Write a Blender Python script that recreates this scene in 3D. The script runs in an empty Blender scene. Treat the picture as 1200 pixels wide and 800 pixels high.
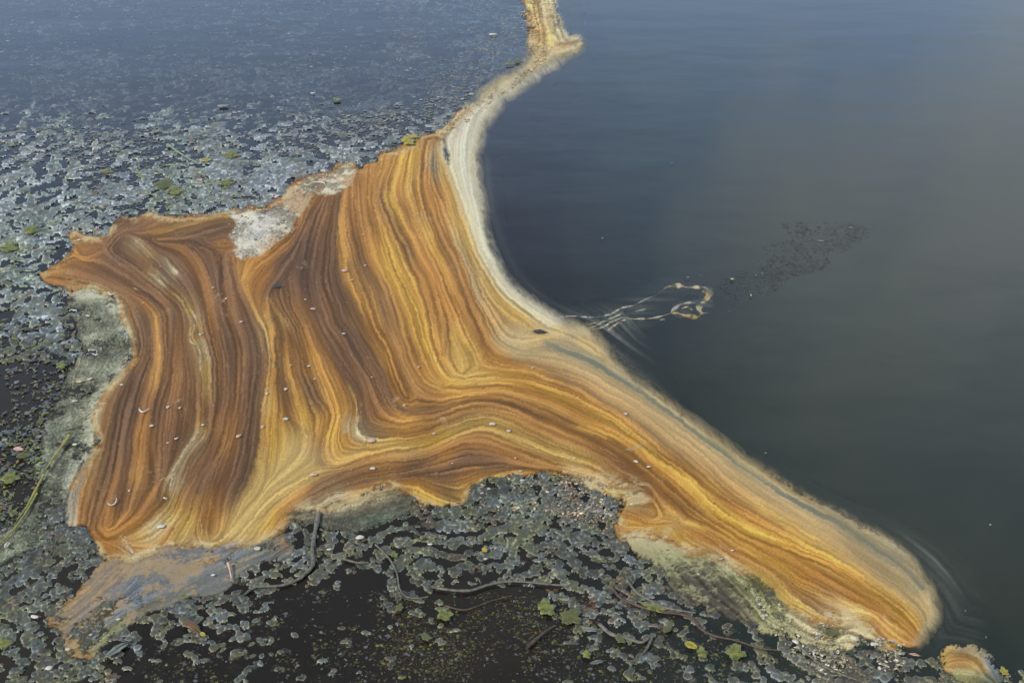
import bpy, math, random
import numpy as np
from mathutils import Vector
random.seed(7); rng = np.random.default_rng(11)
scene = bpy.context.scene
col = scene.collection
R = math.radians

# ------------------------------------------------------------------ camera
CAM_H = 3.0; PITCH = R(30.0); FOV = R(41.0)
cam_d = bpy.data.cameras.new('camera'); cam = bpy.data.objects.new('camera', cam_d); col.objects.link(cam)
cam_d.sensor_width = 36; cam_d.lens = 18 / math.tan(FOV / 2); cam_d.clip_end = 3000; cam_d.clip_start = 0.05
cam.location = (0, 0, CAM_H); cam.rotation_euler = (math.pi / 2 - PITCH, 0, 0)
scene.camera = cam

# ------------------------------------------------------------------ sky and sun
SUN_EL, SUN_AZ = R(43), R(232)      # azimuth clockwise from +Y: from behind left
w = bpy.data.worlds.new("World"); scene.world = w; w.use_nodes = True
nt = w.node_tree; N = nt.nodes; L = nt.links; N.clear()
out = N.new('ShaderNodeOutputWorld'); bg = N.new('ShaderNodeBackground'); bg.inputs[1].default_value = 0.13
sky = N.new('ShaderNodeTexSky'); sky.sky_type = 'NISHITA'; sky.sun_disc = False
sky.sun_elevation = SUN_EL; sky.sun_rotation = SUN_AZ; sky.dust_density = 1.5
tc = N.new('ShaderNodeTexCoord'); mp = N.new('ShaderNodeMapping'); mp.inputs['Scale'].default_value = (1, 1, .55)
no = N.new('ShaderNodeTexNoise'); no.inputs['Scale'].default_value = 3.6; no.inputs['Detail'].default_value = 3; no.inputs['Roughness'].default_value = .5
mp.inputs['Location'].default_value = (1.7, 6.6, 3.3)
cr = N.new('ShaderNodeValToRGB'); cr.color_ramp.elements[0].position = .43; cr.color_ramp.elements[1].position = .68
mx = N.new('ShaderNodeMix'); mx.data_type = 'RGBA'
mx.inputs['B'].default_value = (10.0, 10.8, 11.0, 1)
sx_ = N.new('ShaderNodeSeparateXYZ'); L.new(tc.outputs['Generated'], sx_.inputs[0])
L.new(tc.outputs['Generated'], mp.inputs['Vector']); L.new(mp.outputs[0], no.inputs['Vector'])
L.new(no.outputs['Fac'], cr.inputs[0]); ce = N.new('ShaderNodeMapRange'); ce.interpolation_type = 'SMOOTHSTEP'; ce.inputs[1].default_value = .36; ce.inputs[2].default_value = .62; ce.inputs[3].default_value = 1; ce.inputs[4].default_value = .35
L.new(sx_.outputs['Z'], ce.inputs[0]); cm_ = N.new('ShaderNodeMath'); cm_.operation = 'MULTIPLY'; L.new(cr.outputs[0], cm_.inputs[0]); L.new(ce.outputs[0], cm_.inputs[1]); L.new(cm_.outputs[0], mx.inputs['Factor'])
hz = N.new('ShaderNodeMapRange'); hz.interpolation_type = 'SMOOTHSTEP'; hz.inputs[1].default_value = .20; hz.inputs[2].default_value = .60; hz.inputs[3].default_value = .95; hz.inputs[4].default_value = 0
L.new(sx_.outputs['Z'], hz.inputs[0])
mh = N.new('ShaderNodeMix'); mh.data_type = 'RGBA'; mh.inputs['B'].default_value = (6.4, 9.3, 14.2, 1); L.new(hz.outputs[0], mh.inputs['Factor'])
L.new(sky.outputs[0], mh.inputs['A']); L.new(mh.outputs['Result'], mx.inputs['A']); L.new(mx.outputs['Result'], bg.inputs[0]); L.new(bg.outputs[0], out.inputs[0])
sd = bpy.data.lights.new('sun', 'SUN'); sd.energy = 2.7; sd.angle = R(0.6); sd.color = (1, .95, .87)
sun = bpy.data.objects.new('sun', sd); col.objects.link(sun)
sv = Vector((math.sin(SUN_AZ) * math.cos(SUN_EL), math.cos(SUN_AZ) * math.cos(SUN_EL), math.sin(SUN_EL)))
sun.rotation_euler = sv.to_track_quat('Z', 'Y').to_euler()
scene.view_settings.view_transform = 'Standard'; scene.view_settings.look = 'None'
scene.view_settings.exposure = 0.0; scene.view_settings.gamma = 1
ALB = 0.80          # photograph's linear colour of a flat lit surface times this = albedo

# ------------------------------------------------------------------ helpers: ground point seen at a photo point (1200x800)
FPX = 600 / math.tan(FOV / 2)
def G(x, y):
    x = np.asarray(x, float); y = np.asarray(y, float)
    u = (x - 600) / FPX; v = (400 - y) / FPX
    dy = math.cos(PITCH) + v * math.sin(PITCH); dz = -math.sin(PITCH) + v * math.cos(PITCH)
    t = -CAM_H / dz
    return u * t, dy * t
def at(x, y, z=0.0):
    a, b = G(x, y); return Vector((float(a), float(b), z))
def pxm(x, y):                      # metres across one photo pixel at a ground point
    a, b = G(x, y); c, _ = G(x + 1, y); return float(c - a)
def lin(c):
    c = np.asarray(c, float) / 255.0
    return np.where(c <= .04045, c / 12.92, ((c + .055) / 1.055) ** 2.4)
def tag(o, label=None, cat=None, group=None, kind=None):
    if label: o['label'] = label
    if cat: o['category'] = cat
    if group: o['group'] = group
    if kind: o['kind'] = kind
    return o
def link(name, me, mat, parent=None):
    o = bpy.data.objects.new(name, me); col.objects.link(o)
    if mat and not me.materials: me.materials.append(mat)
    if parent: o.parent = parent
    return o
def empty(name, loc=(0, 0, 0), rz=0):
    o = bpy.data.objects.new(name, None); o.location = loc; o.rotation_euler = (0, 0, rz); o.empty_display_size = .02
    col.objects.link(o); return o
def mesh_np(name, V, F, C=None, smooth=True):
    me = bpy.data.meshes.new(name)
    V = np.ascontiguousarray(V, np.float32); F = np.ascontiguousarray(F, np.int32)
    k = F.shape[1]
    me.vertices.add(len(V)); me.vertices.foreach_set('co', V.ravel())
    me.loops.add(F.size); me.loops.foreach_set('vertex_index', F.ravel())
    me.polygons.add(len(F)); me.polygons.foreach_set('loop_start', np.arange(0, F.size, k, dtype=np.int32))
    me.polygons.foreach_set('loop_total', np.full(len(F), k, np.int32))
    if smooth: me.polygons.foreach_set('use_smooth', np.ones(len(F), bool))
    me.update(calc_edges=True)
    if C is not None:
        a = me.color_attributes.new('tint', 'FLOAT_COLOR', 'POINT')
        a.data.foreach_set('color', np.ascontiguousarray(C, np.float32).ravel())
    return me

# ------------------------------------------------------------------ materials
def mat_base(name):
    m = bpy.data.materials.new(name); m.use_nodes = True
    n = m.node_tree.nodes; l = m.node_tree.links; n.clear()
    return m, n, l
def mat_tint(name, rough=.5, grain=.12, gscale=400, bump=.15, spec=.5, film=False, fleck=0.0):
    m, n, l = mat_base(name)
    o = n.new('ShaderNodeOutputMaterial'); p = n.new('ShaderNodeBsdfPrincipled')
    p.inputs['Roughness'].default_value = rough; p.inputs['Specular IOR Level'].default_value = spec
    a = n.new('ShaderNodeAttribute'); a.attribute_name = 'tint'
    g = n.new('ShaderNodeNewGeometry')
    t = n.new('ShaderNodeTexNoise'); t.inputs['Scale'].default_value = gscale; t.inputs['Detail'].default_value = 3
    l.new(g.outputs['Position'], t.inputs['Vector'])
    mr = n.new('ShaderNodeMapRange'); mr.inputs[1].default_value = .3; mr.inputs[2].default_value = .7
    mr.inputs[3].default_value = 1 - grain; mr.inputs[4].default_value = 1 + grain
    l.new(t.outputs['Fac'], mr.inputs[0])
    mu = n.new('ShaderNodeVectorMath'); mu.operation = 'SCALE'
    l.new(a.outputs['Color'], mu.inputs[0]); l.new(mr.outputs[0], mu.inputs['Scale'])
    l.new(mu.outputs[0], p.inputs['Base Color'])
    b = n.new('ShaderNodeBump'); b.inputs['Strength'].default_value = bump; b.inputs['Distance'].default_value = .003
    l.new(t.outputs['Fac'], b.inputs['Height']); l.new(b.outputs[0], p.inputs['Normal'])
    if film:
        tr = n.new('ShaderNodeBsdfTransparent'); ms = n.new('ShaderNodeMixShader')
        l.new(a.outputs['Alpha'], ms.inputs[0]); l.new(tr.outputs[0], ms.inputs[1]); l.new(p.outputs[0], ms.inputs[2])
        l.new(ms.outputs[0], o.inputs[0])
    else: l.new(p.outputs[0], o.inputs[0])
    return m
def mat_plain(name, rgb, rgb2=None, rough=.5, scale=120, spec=.5, bump=.3, trans=0):
    m, n, l = mat_base(name)
    o = n.new('ShaderNodeOutputMaterial'); p = n.new('ShaderNodeBsdfPrincipled')
    p.inputs['Roughness'].default_value = rough; p.inputs['Specular IOR Level'].default_value = spec
    t = n.new('ShaderNodeTexNoise'); t.inputs['Scale'].default_value = scale; t.inputs['Detail'].default_value = 4
    g = n.new('ShaderNodeNewGeometry'); l.new(g.outputs['Position'], t.inputs['Vector'])
    r = n.new('ShaderNodeValToRGB'); r.color_ramp.elements[0].position = .35; r.color_ramp.elements[1].position = .65
    c1 = lin(rgb) * ALB; c2 = lin(rgb2 or tuple(v * .72 for v in rgb)) * ALB
    r.color_ramp.elements[0].color = (*c2, 1); r.color_ramp.elements[1].color = (*c1, 1)
    l.new(t.outputs['Fac'], r.inputs[0]); l.new(r.outputs[0], p.inputs['Base Color'])
    b = n.new('ShaderNodeBump'); b.inputs['Strength'].default_value = bump; b.inputs['Distance'].default_value = .002
    l.new(t.outputs['Fac'], b.inputs['Height']); l.new(b.outputs[0], p.inputs['Normal'])
    l.new(p.outputs[0], o.inputs[0]); return m

# ------------------------------------------------------------------ water and pond bed
m, n, l = mat_base('pond_water')
o = n.new('ShaderNodeOutputMaterial')
geo = n.new('ShaderNodeNewGeometry')
gl = n.new('ShaderNodeBsdfGlossy'); gl.inputs['Roughness'].default_value = .035
tr = n.new('ShaderNodeBsdfTransparent'); tr.inputs[0].default_value = (.82, .87, .85, 1)
df = n.new('ShaderNodeBsdfDiffuse')
nm = n.new('ShaderNodeTexNoise'); nm.inputs['Scale'].default_value = .5; nm.inputs['Detail'].default_value = 2
l.new(geo.outputs['Position'], nm.inputs['Vector'])
rm = n.new('ShaderNodeValToRGB'); rm.color_ramp.elements[0].color = (.050, .064, .048, 1); rm.color_ramp.elements[1].color = (.047, .061, .056, 1)
rm.color_ramp.elements[0].position = .4; rm.color_ramp.elements[1].position = .6
l.new(nm.outputs['Fac'], rm.inputs[0])
sp_ = n.new('ShaderNodeSeparateXYZ'); l.new(geo.outputs['Position'], sp_.inputs[0])
mk = n.new('ShaderNodeMapRange'); mk.interpolation_type = 'SMOOTHSTEP'; mk.inputs[1].default_value = -.1; mk.inputs[2].default_value = .9; l.new(sp_.outputs['X'], mk.inputs[0])
mkm = n.new('ShaderNodeMix'); mkm.data_type = 'RGBA'; mkm.inputs['A'].default_value = (.040, .031, .023, 1); l.new(mk.outputs[0], mkm.inputs['Factor']); l.new(rm.outputs[0], mkm.inputs['B'])
l.new(mkm.outputs['Result'], df.inputs[0])
m1 = n.new('ShaderNodeMixShader'); m1.inputs[0].default_value = .40
l.new(tr.outputs[0], m1.inputs[1]); l.new(df.outputs[0], m1.inputs[2])
fr = n.new('ShaderNodeFresnel'); fr.inputs[0].default_value = 1.34
m2 = n.new('ShaderNodeMixShader'); l.new(fr.outputs[0], m2.inputs[0]); l.new(m1.outputs[0], m2.inputs[1]); l.new(gl.outputs[0], m2.inputs[2])
l.new(m2.outputs[0], o.inputs[0])
wv = n.new('ShaderNodeTexNoise'); wv.inputs['Scale'].default_value = 1.3; wv.inputs['Detail'].default_value = 5; wv.inputs['Roughness'].default_value = .42
mpw = n.new('ShaderNodeMapping'); mpw.inputs['Scale'].default_value = (1, 1.8, 1); l.new(geo.outputs['Position'], mpw.inputs[0]); l.new(mpw.outputs[0], wv.inputs[0])
bw = n.new('ShaderNodeBump'); bw.inputs['Strength'].default_value = .32; bw.inputs['Distance'].default_value = .012
l.new(wv.outputs['Fac'], bw.inputs['Height'])
for s in (gl, fr): l.new(bw.outputs[0], s.inputs['Normal'])
WATER = m
def ripple_sheet():
    # fine patch around the view with two ring ripples, wide skirt to the horizon
    xs = np.concatenate([[-1500, -300, -60], np.linspace(-9, 9, 301), [60, 300, 1500]])
    ys = np.concatenate([[-600, -40], np.linspace(1.5, 16, 301), [60, 300, 1500]])
    X, Y = np.meshgrid(xs, ys); Z = np.zeros_like(X)
    V = np.stack([X, Y, Z], -1).reshape(-1, 3)
    w_ = len(xs); i = np.arange((len(ys) - 1) * (w_ - 1)); r_, c_ = np.divmod(i, w_ - 1); a = r_ * w_ + c_
    return V, np.stack([a, a + 1, a + w_ + 1, a + w_], 1)
V, F = ripple_sheet()
for (px, py, rad) in ((1078, 190, .055), (1085, 210, .09), (930, 47, .10), (1145, 36, .10), (880, 100, .08), (1010, 260, .05)):
    c = at(px, py); d = np.hypot(V[:, 0] - c.x, V[:, 1] - c.y)
    V[:, 2] += .0006 * np.cos((d - rad) / .05 * math.pi) * np.exp(-((d - rad) / .06) ** 2)
wat = link('water', mesh_np('water', V, F), WATER); tag(wat, 'dark still pond water reflecting blue grey sky', kind='structure')
bm_ = mat_plain('pond_mud', (62, 58, 44), (40, 38, 30), rough=.9, scale=3)
me = bpy.data.meshes.new('pond_bed'); me.from_pydata([(-1500, -600, -.6), (1500, -600, -.6), (1500, 1500, -.6), (-1500, 1500, -.6)], [], [(0, 1, 2, 3)])
tag(link('pond_bed', me, bm_), 'dark muddy pond bed under the water', kind='structure')

# ------------------------------------------------------------------ lattice of ground samples
S = 1.15; X0, X1, Y0, Y1 = -130, 1330, -50, 880
nx = int((X1 - X0) / S) + 1; ny = int((Y1 - Y0) / S) + 1
PX, PY = np.meshgrid(X0 + np.arange(nx) * S, Y0 + np.arange(ny) * S)
GX, GY = G(PX, PY)
def sm(a, b, x):
    t = np.clip((x - a) / (b - a), 0, 1); return t * t * (3 - 2 * t)
def blur(A, sig):                   # sigma in lattice cells, three box passes
    r = max(1, int(round(sig)))
    for _ in range(3):
        for ax in (0, 1):
            P = np.pad(A, [(r + 1, r) if k == ax else (0, 0) for k in (0, 1)], mode='edge').cumsum(ax)
            n_ = A.shape[ax]; k = 2 * r + 1
            A = (P.take(range(k, k + n_), ax) - P.take(range(0, n_), ax)) / k
    return A
def poly(pts, soft=0):
    M = np.zeros((ny, nx), bool); p = np.array(pts, float)
    j0 = max(0, int((p[:, 1].min() - Y0) / S)); j1 = min(ny, int((p[:, 1].max() - Y0) / S) + 2)
    i0 = max(0, int((p[:, 0].min() - X0) / S)); i1 = min(nx, int((p[:, 0].max() - X0) / S) + 2)
    x = PX[j0:j1, i0:i1]; y = PY[j0:j1, i0:i1]; m_ = np.zeros(x.shape, bool)
    for a in range(len(p)):
        xa, ya = p[a]; xb, yb = p[(a + 1) % len(p)]
        if ya == yb: continue
        m_ ^= ((ya > y) != (yb > y)) & (x < (xb - xa) * (y - ya) / (yb - ya) + xa)
    M[j0:j1, i0:i1] = m_
    return blur(M.astype(float), soft / S) if soft else M.astype(float)
def cat(pts, step=3.0, closed=False):  # Catmull-Rom through rows of any width, resampled
    P = np.array(pts, float)
    if len(P) < 3 and not closed: 
        n_ = max(2, int(np.hypot(*(P[-1, :2] - P[0, :2])) / step)); t = np.linspace(0, 1, n_)[:, None]
        return P[0] * (1 - t) + P[-1] * t
    Q = np.vstack([P[-1], P, P[0], P[1]]) if closed else np.vstack([2 * P[0] - P[1], P, 2 * P[-1] - P[-2]])
    res = []
    for i in range(1, len(Q) - 2):
        n_ = max(1, int(np.hypot(*(Q[i + 1, :2] - Q[i, :2])) / step)); t = (np.arange(n_) / n_)[:, None]
        res.append(.5 * ((2 * Q[i]) + (-Q[i - 1] + Q[i + 1]) * t + (2 * Q[i - 1] - 5 * Q[i] + 4 * Q[i + 1] - Q[i + 2]) * t ** 2 + (-Q[i - 1] + 3 * Q[i] - 3 * Q[i + 1] + Q[i + 2]) * t ** 3))
    if not closed: res.append(Q[-2][None])
    return np.vstack(res)
def noise_tile(n_, f0, bw, seed, power=None):
    r_ = np.random.default_rng(seed).standard_normal((n_, n_)); f = np.hypot(np.fft.fftfreq(n_)[:, None], np.fft.fftfreq(n_)[None]) * n_
    filt = np.exp(-((f - f0) / (bw * f0)) ** 2) if power is None else np.where(f > f0, 1, 0) * np.maximum(f, 1) ** power * np.exp(-(f / bw) ** 2)
    a = np.fft.ifft2(np.fft.fft2(r_) * filt).real
    return a / a.std(), filt
def turing(n_, f0, seed, off=0.0):
    a, filt = noise_tile(n_, f0, .33, seed)
    for _ in range(9):
        a = np.tanh(2.2 * a + off); a = np.fft.ifft2(np.fft.fft2(a) * filt).real; a /= a.std()
    return a
def samp(T, size, ang=0.0, wx=0, wy=0, sy=1.0):         # bilinear sample of a periodic tile laid on the ground, size metres
    n_ = T.shape[0]; x = GX + wx; y = (GY + wy) * sy; c, s = math.cos(ang), math.sin(ang)
    u = (x * c - y * s) / size * n_ + 37.3; v = (x * s + y * c) / size * n_ + 11.7
    iu = np.floor(u).astype(int); iv = np.floor(v).astype(int); fu = u - iu; fv = v - iv
    iu %= n_; iv %= n_; ju = (iu + 1) % n_; jv = (iv + 1) % n_
    return (T[iv, iu] * (1 - fu) + T[iv, ju] * fu) * (1 - fv) + (T[jv, iu] * (1 - fu) + T[jv, ju] * fu) * fv
FB, _ = noise_tile(512, 2, 180, 5, power=-1.7)          # cloud-like noise
FB2, _ = noise_tile(512, 2, 180, 6, power=-1.7)
FB3, _ = noise_tile(512, 2, 240, 8, power=-1.1)         # rougher
TU = turing(1024, 72, 3)                                # winding lobes
TU2 = turing(1024, 100, 4, .45)                         # spots

# ------------------------------------------------------------------ palette and traced flow lines
PAL = dict(K=(99, 76, 56), B=(122, 88, 56), b=(150, 106, 60), O=(172, 120, 62), o=(192, 142, 74), Y=(202, 160, 76), y=(200, 166, 96),
           C=(208, 190, 146), W=(214, 207, 180), G=(146, 135, 102), g=(98, 106, 98), P=(186, 150, 98), E=(118, 127, 106), e=(86, 92, 74),
           V=(154, 152, 104), D=(84, 76, 64), F=(112, 122, 128), f=(86, 96, 104))
LINES = [
 # left brown lobe
 "80,612,W 86,575,W 100,550,W 112,520,C 116,480,W 128,455,W 148,430,C 154,415,o 150,395,C 143,375,W 136,352,W 125,345,G",
 "95,612,O 105,560,o 118,520,O 126,480,O 140,445,O 158,425,O 160,405,B 150,375,O 140,350,o 110,338,o 75,325,O 42,320,o",
 "110,615,B 130,540,K 140,480,K 155,430,K 163,400,K 158,370,K 145,352,B 110,332,B 60,322,O",
 "140,600,B 150,520,K 158,460,K 168,430,K 172,400,K 165,372,K",
 "125,600,O 138,560,b 147,510,K",
 "160,565,o 165,530,O 170,500,O 175,470,b 180,450,o 182,420,o 179,390,o 178,370,o 168,357,O 150,345,b 115,328,B 80,314,b 60,316,o",
 "180,570,B 178,520,b 182,480,K 190,440,B 192,400,B 190,370,B 175,350,K 150,335,B 120,318,B 95,300,O 86,272,O",
 "195,560,B 198,500,B 205,450,b 205,410,b 208,380,b 203,360,B 180,335,B 155,318,B 130,300,K 120,285,b 110,283,O",
 "188,590,K 188,540,B 190,500,B 198,440,B 200,400,B 198,370,K 188,350,b 165,330,B 140,312,B",
 "225,372,C 228,385,y 222,398,y 234,410,C 236,430,y 238,450,y 240,480,b 238,500,y 228,515,C 218,527,C 205,553,C 195,562,C",
 "212,372,B 214,400,B 220,430,B 222,470,B 215,510,B 205,535,B",
 "205,555,C 203,570,C 200,582,y",
 "172,318,y 180,324,C 188,333,C 195,342,b 208,350,y 218,365,y 224,372,C", "158,283,C 165,290,C 172,300,y", "185,292,B 195,305,G 205,318,C 200,310,G",
 "215,560,b 225,530,B 240,508,K 247,480,K 246,440,K 242,412,K 234,385,B 227,350,K 212,320,K 197,300,K 170,280,B 150,270,B",
 "205,600,o 215,575,b 232,545,B 250,500,b 258,470,B 256,440,b 252,410,b 247,380,O 238,345,O 228,315,O 212,292,O 190,287,b",
 "222,600,B 235,560,K 250,530,B 262,490,b 270,450,K 268,410,K 258,370,K 250,330,K 240,305,K 225,287,K 200,278,B",
 "240,620,b 245,590,O 255,550,B 268,510,O 278,470,b 282,430,b 278,395,B 268,360,b 262,325,B 255,302,B 240,282,K",
 "255,620,o 262,580,B 275,540,K 285,500,K 290,460,K 293,420,K 288,385,K 278,350,B 270,330,B 264,305,B",
 "265,618,o 278,580,K 290,550,K 299,510,K 304,470,K 310,430,K 311,400,K 298,370,K 284,345,B 276,325,B 272,305,b",
 "306,545,y 309,500,o 313,475,y 317,440,o 318,410,y 312,385,y 300,362,o 288,340,o 282,325,o 284,312,o",
 "268,252,y 240,258,o 215,264,y 190,272,o 160,275,b", "272,262,K 245,268,K 215,278,B 195,282,B", "278,288,O 255,290,O 235,294,B", "280,272,K 265,270,K 250,278,K",
 "268,300,K 262,312,K 256,330,K", "180,252,b 160,262,B 140,272,B 128,288,B 108,300,O 90,304,o 70,310,o", "205,256,B 180,264,b 165,270,B", "262,250,b 230,252,O 200,254,B",
 "160,300,b 175,310,B 190,322,K 205,340,B 215,360,K",
 "115,640,O 150,622,O 175,605,O 195,585,B", "165,630,y 185,618,C 200,600,y 205,588,y", "140,632,O 160,640,O 185,640,o 200,620,O", "200,642,y 212,620,y 222,600,Y 228,580,o", "150,648,O 135,640,O 120,625,O", "148,632,C 153,645,C",
 "240,640,y 232,620,b 238,600,b", "170,600,b 185,570,O 200,540,B",
 # centre: dark fan running down to the corner
 "288,328,o 298,312,O 322,292,O 343,272,b 350,250,O 342,236,O 352,226,O 372,212,o", "296,345,O 300,330,O 312,312,O 328,302,b 345,285,B 357,262,b 365,240,b 380,220,b",
 "305,350,b 310,335,O 320,320,b 325,308,K 335,300,K", "312,365,O 320,345,K 328,330,K 335,318,K 345,300,K 354,275,K 366,245,K",
 "318,352,y 326,362,b 336,375,y 345,395,b 355,415,b 362,440,b", "325,375,B 330,395,B 328,420,B 334,460,K 344,490,b 358,506,B",
 "322,385,o 320,400,o 324,440,o 322,480,o 317,520,Y 312,560,y 300,592,y",
 "335,400,b 340,430,o 348,465,o 355,490,Y 350,520,y 340,545,y",
 "332,350,B 340,370,B 350,395,B 355,420,B 360,445,K 372,473,K 384,486,b 378,505,o 371,525,b 373,541,B 385,547,b 410,541,b 440,530,o 465,522,o",
 "342,340,B 350,365,b 362,395,o 376,435,o 388,465,o 394,487,o 387,510,Y 384,530,o 392,541,Y",
 "350,330,K 356,355,b 370,385,b 382,410,b 396,440,b 404,462,b 410,482,o 403,503,o 406,521,o 430,524,y 470,518,y",
 "362,262,B 356,295,K 353,325,K 362,360,B 376,390,b 390,420,b 404,446,b 412,462,y 418,477,o 416,500,C 418,513,C 430,517,C 450,516,y 480,513,o 520,499,y 550,492,y 575,491,y 600,498,y",
 "376,250,B 367,285,K 361,320,K 366,355,K 379,388,K 394,414,K 409,440,K 420,460,K 425,488,K 430,505,K 460,508,b 490,505,b 520,496,b 545,486,K 575,483,b 610,491,b 640,506,b 680,524,b 720,550,b 760,577,b 778,595,B",
 "382,248,b 374,290,B 371,330,K 383,370,B 400,403,B 422,440,B 434,468,b 442,490,b 475,495,o 512,487,b 548,478,b 580,477,b 620,486,b 670,510,b 720,540,B 760,569,b 792,595,b 803,610,b",
 "390,235,B 382,290,B 381,330,B 393,370,B 412,402,K 436,440,B 446,465,B 456,482,b 478,489,o 512,484,b 548,475,o 585,474,b 640,494,b",
 "394,230,K 391,290,K 393,330,K 406,365,K 424,397,K 446,430,K 455,455,K 463,474,K 480,483,K 510,481,K 535,475,K 560,471,K 600,474,K 640,488,B",
 "402,218,b 398,255,o 402,295,o 411,328,o 424,362,o 439,392,O 455,420,o 464,445,O 471,463,O 480,470,O 486,462,o",
 "408,214,b 412,255,b 418,288,B 425,308,K 440,343,K 452,378,K 466,405,b 478,438,B 491,460,B 512,468,b 540,466,o 580,464,b 620,469,b 660,488,B 700,508,b 750,543,b 790,578,b 820,603,b 850,622,o",
 "420,208,b 423,250,b 431,288,O 443,318,O 455,348,B 466,383,B 476,408,B 487,438,b 502,456,b 530,461,o 560,459,o 600,457,o 650,469,O 700,498,O 740,523,O 780,558,O 820,593,o",
 "430,203,O 429,235,o 434,260,b 440,290,o 452,322,Y 466,355,o 478,385,o 490,415,b 500,440,o 514,454,y",
 "442,200,o 436,230,b 443,260,o 452,290,Y 464,320,Y 480,355,Y 492,385,Y 502,410,Y 510,438,o 524,452,Y 560,449,y 600,447,o 650,459,Y 690,478,Y 740,511,Y 780,543,Y 810,568,Y 850,603,Y 900,632,Y",
 "456,192,o 444,222,B 450,243,K 465,273,B 478,294,K 488,320,b 500,350,b 508,380,b 513,400,o 520,425,o 530,441,y 545,447,y",
 "466,190,o 455,222,Y 462,245,Y 478,273,o 492,300,O 508,335,O 518,365,O 524,388,B 524,405,B 519,418,B",
 "474,186,Y 466,220,o 474,248,b 488,278,O 503,308,b 516,340,b 528,368,O 536,388,o 545,410,Y",
 "485,182,Y 481,213,y 487,243,o 497,270,y 512,300,Y 525,330,o 540,360,b 550,385,b 562,410,b 571,421,O 590,428,O 630,432,O 660,442,B 700,462,B 740,490,B 790,525,B 830,560,b 870,590,b 920,620,b",
 "532,380,y 536,395,y 543,410,y 552,430,y 545,440,y", "530,395,Y 535,415,y 540,430,y",
 "494,176,b 491,213,O 496,243,b 508,275,O 522,305,b 538,335,b 548,362,b 558,390,b",
 "502,172,o 499,213,O 506,245,O 520,280,b 535,310,b 545,340,b 553,365,b 563,395,b 576,415,o 600,424,O 640,430,b 700,455,O 760,495,b 800,525,O 850,568,O 900,600,Y 950,632,Y",
 "508,172,G 506,200,g 514,228,b 525,260,P 535,290,G 548,320,G 558,350,G 570,375,P 582,397,G 602,412,G 640,421,P 690,440,P 740,468,P 800,508,P 860,558,P 920,598,P 980,635,P 1040,675,G 1075,705,P",
 "550,447,y 600,440,Y 640,446,o 680,464,O 720,490,O 760,520,b 800,552,O 840,580,Y",
 "513,175,y 522,208,Y 535,245,Y 548,280,Y 560,308,Y 573,333,Y 590,353,Y 610,371,Y 632,386,y",
 "522,172,C 529,200,y 541,238,y 553,273,y 565,305,C 580,330,C 600,352,C 622,370,C 642,383,C 656,390,y",
 "530,158,C 529,185,C 535,215,C 547,250,C 556,280,C", "620,88,W 590,104,W 560,124,W 546,148,W 543,180,W 548,220,W 555,255,C 564,288,C",
 "640,78,C 600,104,W 575,120,W 560,150,W 556,190,C 562,240,W 571,280,W 583,312,W 590,325,C", "566,284,G 576,308,g 592,330,g 612,350,G 640,368,g", "570,295,W 585,325,C 602,347,W 625,366,C 650,380,W",
 "584,400,G 605,404,G 630,398,y 650,394,y", "600,420,G 640,412,g 680,418,g 720,438,g 760,466,G 800,496,G 860,540,G 920,582,g 960,602,g 1010,630,g 1050,660,g",
 "630,402,P 660,398,G 672,404,G", "640,405,g 660,410,f 690,425,g 740,452,g",
 "676,400,y 698,414,y 718,438,y 760,464,y 800,491,Y 850,527,y 900,563,y 940,588,y 980,606,G 1020,626,G",
 "700,432,P 760,474,P 830,528,P 880,573,P 940,612,P 1000,650,P 1050,685,P 1085,710,P 1090,735,G",
 "1000,640,P 1040,664,P 1070,688,G 1088,715,P", "700,470,b 750,505,b 790,540,B 830,575,b 880,603,O 930,632,o 980,662,Y",
 "680,500,Y 735,520,Y 780,550,Y 815,580,Y 840,601,Y 880,621,Y 930,642,Y 970,657,Y 1000,670,Y 1035,696,Y 1070,727,Y 1078,740,o",
 "860,618,o 900,640,O 950,661,O 990,680,O 1030,705,O 1060,730,O 1076,748,O", "940,670,O 975,690,b 1010,710,O 1045,730,b",
 "800,612,Y 850,630,o 900,664,Y 940,690,o 970,705,P 1000,716,y 1030,725,o 1050,742,o 1060,750,O", "1036,724,C 1044,736,y 1056,746,y",
 "830,622,b 855,645,O 880,656,O 910,676,b 945,705,B 965,720,B 985,732,b", "990,725,C 1010,722,y 1025,732,O 1035,745,O 1050,756,o 1066,757,O", "1000,740,C 1020,748,C 1040,756,y",
 "790,600,Y 768,588,o 778,602,y 800,612,y 830,619,o", "722,598,O 740,604,O 762,614,O 790,612,O 812,628,O 850,646,O 880,668,o 910,695,Y 940,715,Y 965,729,o",
 "720,618,o 745,618,Y 765,616,Y 782,612,O", "730,630,y 760,624,o 776,616,y 790,628,Y 800,640,Y 818,650,y", "780,618,C 786,628,y 795,636,y", "740,588,O 760,582,b 762,570,B 745,562,B 720,558,b",
 "700,565,C 720,570,y 745,572,C 752,577,C 735,585,C 725,592,Y", "690,558,C 700,575,y 712,590,o", "660,552,C 680,558,C 700,560,y", "650,556,y 672,566,G 690,580,F 700,595,G", "765,575,O 772,595,O 770,605,o",
 # lower band
 "240,640,y 268,626,y 298,592,y 330,568,y 360,551,y 400,541,y 440,529,y 480,523,y 510,515,Y 540,503,y 570,498,y 600,506,y 640,523,y 680,541,y 697,550,o",
 "262,630,y 284,602,y 308,576,y 335,553,y 352,532,y", "282,632,y 300,608,y 318,588,y 345,570,y", "300,632,y 315,608,Y 330,592,o 352,573,O",
 "312,630,o 330,603,b 345,587,O 365,571,B 400,553,B 450,541,b 490,538,B 530,521,b 555,513,b 590,521,b 630,536,b 660,549,b 700,561,o",
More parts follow.
